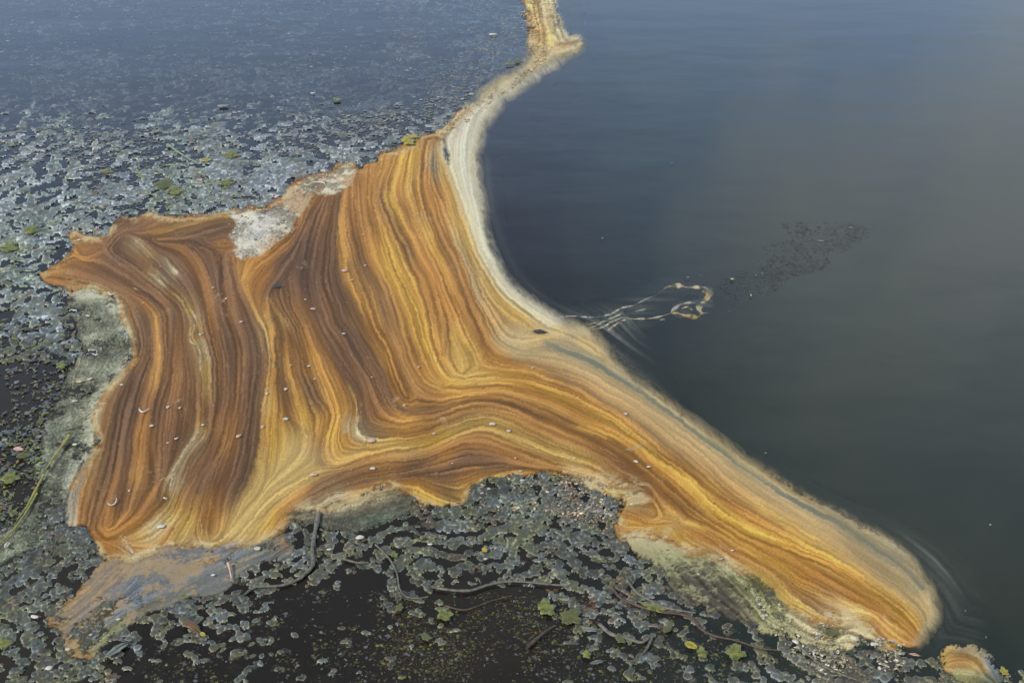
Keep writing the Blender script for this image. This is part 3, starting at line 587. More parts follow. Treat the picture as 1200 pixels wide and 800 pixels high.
part('scum_sheet', rest, A_raft, raft, 'orange and ochre streaked main sheet')
part('foam_band', pale_r, A_raft, raft, 'smooth cream band along the open water')
part('foam_patch', foamz, A_raft, raft, 'whitish curdled foam at the top notch')
part('ribbon', ribz, A_raft, raft, 'narrow tan ribbon running up along the weed edge')
used2 = np.zeros_like(inraft)
def film_thing(name, A, label, cat_, zoff=0.0):
    global used2
    M = (A > .02) & (A_raft < .98) & ~used2; used2 = used2 | M
    o_ = link(name, cells_mesh(name, owned(M), ZR * .5 + zoff, FC, A), RAFTM); tag(o_, label, cat_); return o_
A_film = A_film * (1 - .8 * sm(.75, 1.5, -n2 + .5 * n1)); A_green = A_green * (1 - .85 * sm(.5, 1.3, -n2 + .8 * n1)); A_olive = A_olive * (1 - .6 * sm(.9, 1.6, -n2 + .7 * n1))
film_thing('scum_film', A_film, 'thin grey and orange streaky film below the brown lobe at lower left', 'scum film')
film_thing('algae_mat', A_green, 'soft grey green algae mat along the left edge of the brown lobe', 'algae mat')
film_thing('algae_mat', A_olive, 'olive fibrous algae mat under the lower right arm of the orange raft', 'algae mat')
film_thing('algae_mat', A_patch, 'small smooth dark olive mat under the pale notch of the raft', 'algae mat')
lr = film_thing('scum_raft', A_lraft, 'tiny orange scum raft alone at the bottom right corner', 'scum raft')
Aw = np.clip(A_wisp * np.clip(.55 + .30 * L1 + .35 * L0, 0, 1.8), 0, .6) * sm(.0, .05, A_wisp)
FCw = FC; FC = np.where((A_raft < .02)[..., None], FC * 0 + lin((150, 152, 140)) * np.exp(.12 * L1)[..., None], FC)
M = (A_wisp > .015) & ~inraft & ~used2
o_ = link('foam_wisps', cells_mesh('foam_wisps', owned(M), ZR * 0 + .0015, FC, Aw), RAFTM)
tag(o_, 'faint grey foam wisps on the dark water along the raft edge', 'foam', kind='stuff')
FC = FCw

# ------------------------------------------------------------------ curdled weed and algae around the raft
BIAS = [ # x, y, cover  (higher = denser)
 (0,-40,-.5),(200,-40,-.6),(400,-40,-.6),(580,-40,-.1),(0,40,-.9),(200,40,-.9),(400,50,-.8),(520,60,-.6),(580,20,.0),(610,40,.4),(600,75,.2),(560,80,-.4),(0,110,-.8),(150,110,-.7),(300,120,-.6),(420,110,-.6),(500,110,-.4),(540,120,.2),(480,140,-.4),
 (0,170,-.3),(100,160,-.5),(200,165,-.5),(300,165,.0),(400,160,-.5),(450,160,-.1),(350,180,.1),(250,200,.5),(150,200,-.1),(60,200,.0),(0,230,.3),(80,230,.2),(150,230,.5),(220,230,.8),(300,215,.8),(340,200,.5),(400,180,.2),(100,255,.5),(40,270,.8),(0,300,.9),(70,290,.1),(30,300,.6),
 (20,340,.5),(60,345,.4),(0,380,.1),(40,390,.1),(60,420,-.1),(30,430,-.6),(30,470,-.8),(10,520,-.4),(45,530,-.1),(20,570,.1),(-60,300,.6),(-60,500,-.3),(-60,700,.4),(0,690,.9),(60,650,.9),(95,640,1.0),(110,620,.9),(70,670,.1),(20,650,.7),(60,700,.8),(85,675,-.5),(115,680,.0),(20,740,.9),(60,760,.8),(110,760,.6),(20,790,.5),(90,790,.5),
 (150,740,.6),(200,715,.6),(260,695,.7),(300,680,.6),(170,755,-.2),(200,770,-.9),(150,790,-.8),(190,740,.3),(240,740,.2),(280,760,.3),(260,780,-.1),(290,720,-.2),(330,655,.8),(370,650,.7),(320,675,.3),(340,700,-1.2),(420,690,-1.4),(380,720,-1.3),(340,750,-.8),(420,760,-.7),(320,790,-.7),
 (400,640,.8),(440,635,.1),(460,625,.0),(430,650,.5),(480,640,.6),(520,640,.3),(555,630,.1),(540,660,.5),(490,670,.5),(470,685,.1),(500,700,-.6),(540,705,-1.0),(580,700,-.9),(480,740,-.8),(560,760,-1.0),(520,790,-.9),(620,700,-.8),(600,740,-1.1),(640,760,-1.0),(600,790,-1.1),
 (520,600,.9),(560,590,1.0),(600,580,1.2),(650,590,1.1),(690,610,.9),(580,640,.5),(620,640,.5),(660,640,.6),(700,650,.6),(600,670,.8),(650,670,.8),(700,680,.8),(740,680,.4),(770,690,.6),(720,710,.7),(750,730,.7),(690,720,.3),(680,740,-.3),(720,750,.1),(755,760,.1),(790,740,-.5),(700,775,-.8),(780,790,-.7),(820,730,.0),(860,740,.1),(840,770,-.5),(900,755,.1),(920,790,-.1),
 (960,765,.8),(1000,770,.7),(1020,790,.8),(1060,775,.3),(1080,770,-.1),(1100,790,.3),(1150,800,.8),(1180,800,.3),(1060,800,.4),(1000,840,.4),(500,860,-.6),(800,860,-.5),(200,860,-.2),(1150,860,.3)]
def idw(P, power=3.0, eps=120):
    acc_ = 0; wt_ = 0
    for p in P:
        wq = 1 / ((PX - p[0]) ** 2 + (PY - p[1]) ** 2 + eps) ** (power / 2); v = np.array(p[2:], float)
        acc_ = acc_ + wq[..., None] * v; wt_ = wt_ + wq
    return acc_ / wt_[..., None]
cover = idw(BIAS, 3.2)[..., 0]
MZ = poly([(-140,-60),(600,-60),(612,0),(618,20),(624,50),(622,66),(605,82),(585,94),(540,130),(520,150),(490,165),(440,184),(410,187),(365,206),(345,214),(335,228),(300,247),(230,249),(176,248),(135,262),(105,280),(82,270),(92,290),(82,305),(40,318),(60,330),(118,345),
 (150,395),(150,425),(112,480),(80,610),(120,650),(190,640),(330,628),(345,600),(460,571),(520,592),(560,560),(650,555),(700,572),(720,600),(720,630),(800,645),(905,692),(960,731),(1000,742),(1040,760),(1090,764),(1105,765),(1110,788),(1150,797),(1180,790),(1210,780),(1340,800),(1340,890),(-140,890)])
far = sm(330, 200, PY)              # upper mat has larger flatter flakes
wpx = .010 * samp(FB, .8, .2); wpy = .010 * samp(FB2, .8, 1.1)
tur = samp(TU, 5.6, .5, wpx, wpy) * (1 - far) + samp(TU, 8.6, 1.2, wpx * 2, wpy * 2) * far
low = samp(FB, 2.4, .9) * .55 + samp(FB2, .9, .3) * .35
cover = cover + .25 * (1 - sm(120, 150, PY)) * sm(640, 560, PX) + .35 * sm(70, 140, PY) * (1 - sm(190, 230, PY)) * sm(640, 560, PX)
cover = np.where(cover < -.2, cover * 1.7 + .14, cover) * 1.0
PF = .60 * tur + .40 * low + .95 * cover - .12 + .10 * (1 - far)
cov_f = np.maximum.reduce([A_raft, A_film * 1.0, A_green, A_olive, A_patch, A_lraft])
MZ = np.maximum(MZ, (blur(MZ, 7) > .04) * (east < .05)); PF = PF - 3.0 * (1 - sm(.3, .7, blur(MZ, 2)))
HF = np.full((ny, nx), -1.0); HT = np.full((ny, nx, 3), 110.0); HH = np.full((ny, nx), .004)
def to_px(x, y):
    # inverse of G for a ground point
    dy = y; dz = -CAM_H; fwd = dy * math.cos(PITCH) - dz * math.sin(PITCH); up = dy * math.sin(PITCH) + dz * math.cos(PITCH)
    return 600 + x / fwd * FPX, 400 - up / fwd * FPX
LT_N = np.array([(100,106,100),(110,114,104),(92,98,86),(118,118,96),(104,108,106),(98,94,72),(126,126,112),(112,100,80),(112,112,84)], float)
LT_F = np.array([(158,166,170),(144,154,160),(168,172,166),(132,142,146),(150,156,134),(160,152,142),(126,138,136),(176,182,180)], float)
def lobes(x0, x1, y0, y1, cell, pya, pyb, seed, rmul, asp_lo, asp_hi, LT, hmin, hmax):
    r_ = np.random.default_rng(seed); xs = np.arange(x0, x1, cell); ys = np.arange(y0, y1, cell * .87)
    X_, Y_ = np.meshgrid(xs, ys); X_ = X_ + (np.arange(len(ys)) % 2)[:, None] * cell * .5
    X_ = (X_ + r_.uniform(-.38, .38, X_.shape) * cell).ravel(); Y_ = (Y_ + r_.uniform(-.38, .38, Y_.shape) * cell).ravel()
    u, v = to_px(X_, Y_); ci = ((u - X0) / S).astype(int); cj = ((v - Y0) / S).astype(int)
    k = (ci > 8) & (ci < nx - 8) & (cj > 8) & (cj < ny - 8) & (v > pya) & (v < pyb)
    X_, Y_, ci, cj, v = X_[k], Y_[k], ci[k], cj[k], v[k]
    pf = PF[cj, ci] + r_.normal(0, .12, len(ci)); k = pf > .06; X_, Y_, ci, cj, pf = X_[k], Y_[k], ci[k], cj[k], pf[k]
    for q in range(len(X_)):
        rr = cell * rmul * r_.uniform(.7, 1.15) * (1 + .22 * min(pf[q], 1.2)); asp = r_.uniform(asp_lo, asp_hi); th = r_.normal(.25, .7) if asp_lo > 1.2 else r_.uniform(0, 3.14)
        m_ = GX[cj[q], min(ci[q] + 1, nx - 1)] - GX[cj[q], ci[q]]; n_ = abs(GY[max(cj[q] - 1, 0), ci[q]] - GY[cj[q], ci[q]])
        wi_ = int(rr * asp * 1.25 / m_) + 2; wj_ = int(rr * asp * 1.25 / n_) + 2
        a0, a1, b0, b1 = max(0, cj[q] - wj_), cj[q] + wj_ + 1, max(0, ci[q] - wi_), ci[q] + wi_ + 1
        dx = GX[a0:a1, b0:b1] - X_[q]; dy = GY[a0:a1, b0:b1] - Y_[q]; c, s_ = math.cos(th), math.sin(th)
        h = 1 - ((dx * c + dy * s_) / (rr * asp)) ** 2 - ((dy * c - dx * s_) / rr) ** 2
        w_ = h > HF[a0:a1, b0:b1]
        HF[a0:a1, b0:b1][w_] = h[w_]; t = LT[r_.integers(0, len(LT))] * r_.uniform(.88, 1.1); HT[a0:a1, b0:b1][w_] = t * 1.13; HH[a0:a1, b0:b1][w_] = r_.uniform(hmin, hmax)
    return len(X_)
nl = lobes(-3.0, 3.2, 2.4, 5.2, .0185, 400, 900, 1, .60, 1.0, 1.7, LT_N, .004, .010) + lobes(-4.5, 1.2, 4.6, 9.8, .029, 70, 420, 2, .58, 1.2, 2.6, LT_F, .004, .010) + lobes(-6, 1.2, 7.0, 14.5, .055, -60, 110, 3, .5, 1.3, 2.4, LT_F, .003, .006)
print('lobes', nl)
lob = np.clip(HF, 0, 1) * 2 - .6
Ff = HF + .17 * np.tanh(n1) - .10
Ff = np.minimum(Ff, 1)
Ff -= 3.5 * sm(.80, 1.0, cov_f)
depth = .010 * sm(190, 50, PY)     # the far mat lies under a skin of water
Zm = -.003 + HH * np.sqrt(np.clip(Ff / .8, 0, 1)) + .0008 * n1 * sm(0, .4, Ff) - depth - .006 * sm(.2, .7, cov_f)
# tints
TINT = [(0,0,104,116,124),(300,100,112,118,116),(560,60,130,128,112),(0,230,140,150,148),(60,290,136,150,122),(10,300,140,156,110),(150,210,134,142,142),(250,210,142,146,140),(330,200,138,142,142),(430,160,130,130,124),(200,220,128,150,98),
 (20,380,112,120,104),(30,450,84,92,92),(20,550,96,104,66),(10,560,112,116,60),(70,640,108,112,108),(110,640,104,110,116),(30,700,106,112,100),(60,760,112,116,104),(150,770,98,104,106),(200,730,110,106,90),(300,670,112,112,102),(330,650,124,120,108),
 (400,650,104,106,92),(500,640,100,102,84),(560,600,98,104,86),(620,600,104,112,98),(680,590,128,126,116),(640,650,98,102,94),(720,690,102,104,102),(740,730,108,112,118),(780,690,104,96,86),(860,740,96,90,76),(960,770,140,130,108),(1020,790,110,104,90),(1150,800,104,100,80),(420,780,80,78,50),(600,760,84,78,50)]
MC = idw(TINT, 3.0, 600)
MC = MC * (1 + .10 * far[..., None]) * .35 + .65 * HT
tn = samp(FB3, 1.1, .2)[..., None]; tn2 = samp(FB2, .8, .2)[..., None]; tn3 = samp(FB, .55, 1.3)[..., None]
MC = MC * (1 + .10 * tn)
a_ = sm(.1, 1.6, tn2) * .5 * (.5 + .5 * sm(300, 400, PY)[..., None]) + .35 * (sm(.02, .12, Ff) * (1 - sm(.2, .5, Ff)) * sm(-.2, .8, n2) * sm(300, 420, PY))[..., None]; a_ = np.clip(a_, 0, .7); MC = MC * (1 - a_) + np.array((132, 130, 84)) * a_
a_ = sm(1.1, 2.2, tn3) * .4; MC = MC * (1 - a_) + np.array((134, 100, 78)) * a_
a_ = sm(.9, 1.6, -tn3) * .5; MC = MC * (1 - a_) + np.array((150, 156, 156)) * a_

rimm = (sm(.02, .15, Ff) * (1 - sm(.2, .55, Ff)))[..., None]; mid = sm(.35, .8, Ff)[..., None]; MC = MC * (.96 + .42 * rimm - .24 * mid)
MC = lin(np.clip(MC, 20, 235))
# connected pieces
Mm = Ff > -.13
Am = sm(-.12, .05, Ff)
cells = Mm[:-1, :-1] & Mm[1:, :-1] & Mm[:-1, 1:] & Mm[1:, 1:]
lab = components(cells)
ids, cnt = np.unique(lab[lab > 0], return_counts=True)
order = np.argsort(-cnt)
LM = [(640,716,'the yellow green lobed leaf'),(668,726,'the dull olive lobed leaf'),(768,715,'the upright yellow green leaf'),(809,759,'the bright yellow leaf'),(861,768,'the bottom right yellow green leaf'),(367,640,'the thick grey stem'),(300,690,'the bend of the grey stem'),
 (432,661,'the short grey stem'),(472,695,'the thin hooked stem'),(590,684,'the long wavy stem'),(775,719,'the long brown root'),(716,745,'the grey forked root'),(630,752,'the brown stick'),(521,724,'the leaf amid the dark water'),(225,736,'the long brown leaf'),(138,764,'the long grey blade'),
 (270,672,'the pink twig'),(41,725,'the thin film'),(160,700,'the tail of the film'),(97,650,'the small dark pool'),(24,598,'the yellow reed'),(28,537,'the green oval leaf'),(12,563,'the bright green sprig'),(40,430,'the dark water at the left'),(84,370,'the curved feather'),
 (60,318,'the left tip of the raft'),(88,272,'the horn of the raft'),(290,265,'the whitish foam patch'),(192,219,'the mossy green leaf'),(265,217,'the leaf above the foam'),(215,182,'the pale grass blade'),(478,169,'the yellow leaf clump'),(367,111,'the bright white petal among weeds'),
 (262,126,'the long pale flake'),(578,42,'the pale rectangular flake'),(622,34,'the tan ribbon'),(125,204,'the dull yellow leaf'),(10,293,'the light green leaf clump'),(400,750,'the open pool at the bottom'),(973,745,'the dark leaf on debris'),(1024,757,'the shell like flake'),(1071,770,'the pale brown narrow leaf'),
 (1140,785,'the tiny corner raft'),(1200,795,'the bottom right corner'),(5,790,'the bottom left corner'),(560,650,'the curved algae ring'),(620,575,'the lower rim of the raft'),(722,605,'the notch under the raft'),(850,700,'the olive mat'),(420,605,'the smooth olive patch'),(470,797,'the leaf cut by the bottom edge'),(699,779,'the pale narrow leaf'),(340,790,'the lower edge left of centre'),(780,795,'the lower edge right of centre')]
used_l = set()
def region_label(x, y, n_, ww, hh, tint):
    if y < 330 and x < 640: base_, grp = 'weed flake', 'weed flakes floating beyond the raft'
    elif x < 160 and y < 620: base_, grp = 'weed clump', 'weed clumps at the left edge'
    elif x < 330: base_, grp = 'algae clump', 'algae clumps at the lower left'
    elif x > 930: base_, grp = 'debris clump', 'debris clumps under the raft tip'
    else: base_, grp = 'algae clump', 'algae clumps below the raft'
    if n_ > 3000: base_ = base_.split()[0] + ' mat'
    size = 'huge' if n_ > 20000 else 'broad' if n_ > 3000 else 'middling' if n_ > 900 else 'small' if n_ > 250 else 'tiny'
    shape = 'long' if ww > 2.6 * hh else 'upright' if hh > 1.3 * ww else 'rounded' if n_ < 250 else 'knobbly'
    t_ = 'olive' if tint[2] < tint[1] * .72 else 'brownish' if tint[0] > tint[1] * 1.02 else 'pale' if tint.mean() > .24 else 'grey'
    for _, lx, ly, ph in sorted((math.hypot(x - lx, y - ly), lx, ly, ph) for lx, ly, ph in LM):
        dx, dy = x - lx, y - ly
        rel = ('right of' if dx > 0 else 'left of') if abs(dx) > abs(dy) else ('below' if dy > 0 else 'above')
        nearw = '' if math.hypot(dx, dy) > 45 else 'just '
        lb = f'{size} {shape} {t_} {base_} {nearw}{rel} {ph}'
        if lb not in used_l and len(lb.split()) <= 16: break
    used_l.add(lb); return lb, grp
n_ind = 0; restm = np.zeros_like(cells)
# bounding boxes
fl = lab.ravel(); nzc = np.nonzero(fl)[0]; srt = nzc[np.argsort(fl[nzc], kind='stable')]; bounds = np.searchsorted(fl[srt], ids); bounds = np.append(bounds, len(srt))
for k in order:
    idx = srt[bounds[k]:bounds[k + 1]]; cj, ci = np.divmod(idx, nx - 1)
    x = X0 + ci.mean() * S; y = Y0 + cj.mean() * S
    if cnt[k] < 10: continue
    inview = 0 <= x <= 1200 and 0 <= y <= 800 and y > 150
    if cnt[k] < 60 or n_ind >= 290 or (not inview and cnt[k] < 3000):
        restm.ravel()[idx] = True; continue
    mm = np.zeros(cells.size, bool); mm[idx] = True
    lb_, grp = region_label(x, y, cnt[k], (np.ptp(ci) + 1), (np.ptp(cj) + 1), MC[cj, ci].mean(0)); n_ind += 1
    big = cnt[k] > 3000
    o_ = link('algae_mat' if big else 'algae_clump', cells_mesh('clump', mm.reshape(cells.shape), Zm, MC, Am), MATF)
    tag(o_, lb_, 'algae mat' if big else 'algae clump', grp)
o_ = link('weed_scraps', cells_mesh('weed_scraps', restm, Zm, MC, Am), MATF); tag(o_, 'countless tiny weed scraps scattered on the water', 'weed scraps', kind='stuff')
print('individual clumps', n_ind, 'cells', int(cells.sum()))
# ------------------------------------------------------------------ small things: builders
def ribbon_mesh(name, P, width, height, z, tint, jitter=.3, seed=0, taper=True, alpha=1.0):
    # P photo points; width in photo px; domed strip lying on the surface
    r_ = np.random.default_rng(seed); Q = cat(P, 1.6); n_ = len(Q); Q[:, :2] += .35 * np.cumsum(r_.standard_normal((n_, 2)), 0) * np.hanning(n_)[:, None] * .5
    gx, gy = G(Q[:, 0], Q[:, 1]); c = np.stack([gx, gy], 1); d = np.gradient(c, axis=0); d /= np.linalg.norm(d, axis=1)[:, None] + 1e-9
    nrm = np.stack([-d[:, 1], d[:, 0]], 1); t = np.linspace(0, 1, n_)
    wv_ = np.interp(t, np.linspace(0, 1, max(3, n_ // 3)), 1 + jitter * r_.standard_normal(max(3, n_ // 3)))
    w_ = np.clip(wv_, .25, 2.2) * width * (G(Q[:, 0] + 1, Q[:, 1])[0] - gx) * .5
    if Q.shape[1] > 2: w_ = w_ * Q[:, 2]
    if taper: w_ = w_ * np.clip(np.minimum(t, 1 - t) * 8, .12, 1)
    V = []; prof = ((-1, 0), (-.55, .75), (0, 1), (.55, .75), (1, 0))
    for a, h in prof: V.append(np.column_stack([c + nrm * (w_ * a)[:, None], z - .002 + (h * (height + .002)) * np.clip(w_ / w_.max(), .3, 1)]))
    V = np.stack(V, 1).reshape(-1, 3); F = []
    for i in range(n_ - 1):
        for k in range(4): a = i * 5 + k; F.append((a, a + 1, a + 6, a + 5))
    C = np.ones((len(V), 4)); a_n = np.clip(alpha * (.75 + .55 * np.interp(np.arange(n_), np.arange(0, n_ + 3, 2.0), r_.standard_normal(len(np.arange(0, n_ + 3, 2.0))))), .08, 1) if alpha < 1 else np.ones(n_)
    C[:, 3] = (a_n[:, None] * np.array([.0, .8, 1, .8, .0] if alpha < 1 else [1.] * 5)[None]).ravel(); C[:, :3] = lin(tint) * ALB * np.exp(.12 * r_.standard_normal(n_)).repeat(5)[:, None]
    F = np.array(F)[:, ::-1]; v0 = V[F[0]]; 
    if np.cross(v0[1] - v0[0], v0[2] - v0[0])[2] < 0: F = F[:, ::-1]
    return mesh_np(name, V, F, np.clip(C, 0, .85))
def tube_mesh(name, P3, rad, sides=7, flat=1.0, seed=0):
    r_ = np.random.default_rng(seed); P3 = np.array(P3, float); n_ = len(P3); d = np.gradient(P3, axis=0); V = []
    rad = np.broadcast_to(rad, (n_,))
    for i in range(n_):
        t = Vector(d[i]).normalized(); a = t.cross(Vector((0, 0, 1)))
        a = a.normalized() if a.length > 1e-4 else Vector((1, 0, 0)); b = a.cross(t).normalized(); rr = rad[i] * (1 + .12 * r_.standard_normal())
        for k in range(sides):
            th = 2 * math.pi * k / sides; V.append(Vector(P3[i]) + a * (math.cos(th) * rr) + b * (math.sin(th) * rr * flat))
    F = [(i * sides + k, i * sides + (k + 1) % sides, (i + 1) * sides + (k + 1) % sides, (i + 1) * sides + k) for i in range(n_ - 1) for k in range(sides)]
    me = bpy.data.meshes.new(name); me.from_pydata([tuple(v) for v in V], [], F + [tuple(range(sides)), tuple(range((n_ - 1) * sides, n_ * sides))[::-1]])
    for p in me.polygons: p.use_smooth = True
    return me
def stem_thing(name, pts_, rpx, z, mat, label, cat_, group=None, seed=0, flat=.8, wob=.0025):
    Q = cat(pts_, 5); r_ = np.random.default_rng(seed); gx, gy = G(Q[:, 0], Q[:, 1]); n_ = len(Q)
    c0 = np.array([gx[0], gy[0], 0]); zz = z + wob * np.interp(np.arange(n_), np.arange(0, n_ + 4, 4), r_.standard_normal(len(np.arange(0, n_ + 4, 4))))
    rad = rpx * (G(Q[:, 0] + 1, Q[:, 1])[0] - gx) * np.linspace(1.1, .6, n_); rad[-1] *= .5
    o_ = link(name, tube_mesh(name, np.stack([gx, gy, zz], 1) - c0, rad, 7, flat, seed), mat); o_.location = c0
    tag(o_, label, cat_, group); return o_
def outline_mesh(name, rfun, nseg=28, rings=4, dome=.15, thick=.04, fold=.0, seed=0):
    # a unit leaf or petal: closed thin solid, top and bottom
    r_ = np.random.default_rng(seed); V = []; F = []
    for side in (1, -1):
        base = len(V); V.append((0, 0, dome + side * thick * .5))
        for q in range(1, rings + 1):
            t = q / rings
            for k in range(nseg):
                th = 2 * math.pi * k / nseg; rr = rfun(th) * t; x = rr * math.cos(th); y = rr * math.sin(th)
                V.append((x, y, dome * (1 - t * t) + fold * abs(y) + side * thick * .5 * (1 - .7 * t) + .05 * math.sin(3 * th + seed) * t * t))
        for k in range(nseg):
            f = (base, base + 1 + k, base + 1 + (k + 1) % nseg); F.append(f if side > 0 else f[::-1])
            for q in range(rings - 1):
                a = base + 1 + q * nseg + k; b = base + 1 + q * nseg + (k + 1) % nseg; f = (a, a + nseg, b + nseg, b); F.append(f if side > 0 else f[::-1])
    o1 = 1 + (rings - 1) * nseg; off_ = 1 + rings * nseg
    for k in range(nseg): F.append((o1 + k, off_ + o1 + k, off_ + o1 + (k + 1) % nseg, o1 + (k + 1) % nseg))
    me = bpy.data.meshes.new(name); me.from_pydata(V, [], F)
    for p in me.polygons: p.use_smooth = True
    return me
def lobed(n_, depth, ph=0, stretch=1.0):
    def f(th): return (1 - depth + depth * abs(math.cos(n_ * (th + .22 * math.sin(th * 2 + ph) + ph) / 2)) ** 1.1 * (1 + .35 * math.sin(th + 1) + .2 * math.sin(2 * th + ph))) * (1 + .07 * math.sin(11 * th) + .05 * math.sin(17 * th + 1)) / math.sqrt((math.cos(th) / stretch) ** 2 + math.sin(th) ** 2)
    return f
def oval(a, b, p=1.0, ir=0.0, sd_=0):
    def f(th): return 1 / math.sqrt((math.cos(th) / a) ** 2 + (math.sin(th) / b) ** 2) * (1 + ir * math.sin(3 * th + sd_) + ir * .6 * math.sin(5 * th + 2 * sd_))
    return f
WHITE = mat_plain('dry_white_petal', (232, 226, 210), (190, 176, 150), rough=.6, scale=90, bump=.1)
CREAMY = mat_plain('cream_petal', (220, 196, 150), (190, 160, 110), rough=.6, scale=90, bump=.1)
PINKY = mat_plain('pinkish_petal', (222, 190, 172), (196, 150, 128), rough=.6, scale=90, bump=.1)
YELL = mat_plain('bright_yellow_leaf', (196, 172, 56), (140, 130, 50), rough=.45, scale=60)
LIME = mat_plain('yellow_green_leaf', (140, 140, 66), (84, 92, 48), rough=.45, scale=60)
OLIV = mat_plain('olive_leaf', (104, 104, 58), (84, 88, 46), rough=.45, scale=60)
BROWN = mat_plain('brown_leaf', (140, 98, 60), (92, 66, 44), rough=.55, scale=60)
GREYL = mat_plain('grey_blade', (140, 144, 138), (110, 114, 108), rough=.5, scale=40)
STEMG = mat_plain('grey_stem', (128, 122, 106), (88, 82, 68), rough=.6, scale=70, bump=.6)
STEMB = mat_plain('brown_stem', (104, 78, 58), (70, 54, 42), rough=.6, scale=70, bump=.6)
REED = mat_plain('yellow_reed', (176, 168, 80), (140, 132, 66), rough=.5, scale=50)
PALEG = mat_plain('pale_green_blade', (150, 168, 130), (120, 140, 104), rough=.5, scale=50)
DARK = mat_plain('dark_leaf', (66, 66, 58), (44, 46, 42), rough=.5, scale=60)
PET = [outline_mesh('petal', oval(1, .62 + .1 * k, ir=.07, sd_=k * 1.7), 14, 3, .22, .10, .1, k) for k in range(4)]
def fleck(name, x, y, wpx_, rz, mat, label, cat_, group=None, mesh=None, z=.010, tilt=.0, asp=1.0):
    p = at(x, y); s_ = pxm(x, y) * wpx_ * (.5 if mesh else .44)
    me = mesh or PET[int(x * 7 + y) % 4]
    key = me.name + mat.name
    mm = bpy.data.meshes.get('leafy_' + key)
    if mm is None:
        mm = me.copy(); mm.name = 'leafy_' + key; mm.materials.clear(); mm.materials.append(mat)
    o_ = bpy.data.objects.new(name, mm); col.objects.link(o_)
    o_.location = (p.x, p.y, z); o_.scale = (s_, s_ * asp, s_ * .8); o_.rotation_euler = (tilt, tilt * .5, rz)
    tag(o_, label, cat_, group); return o_
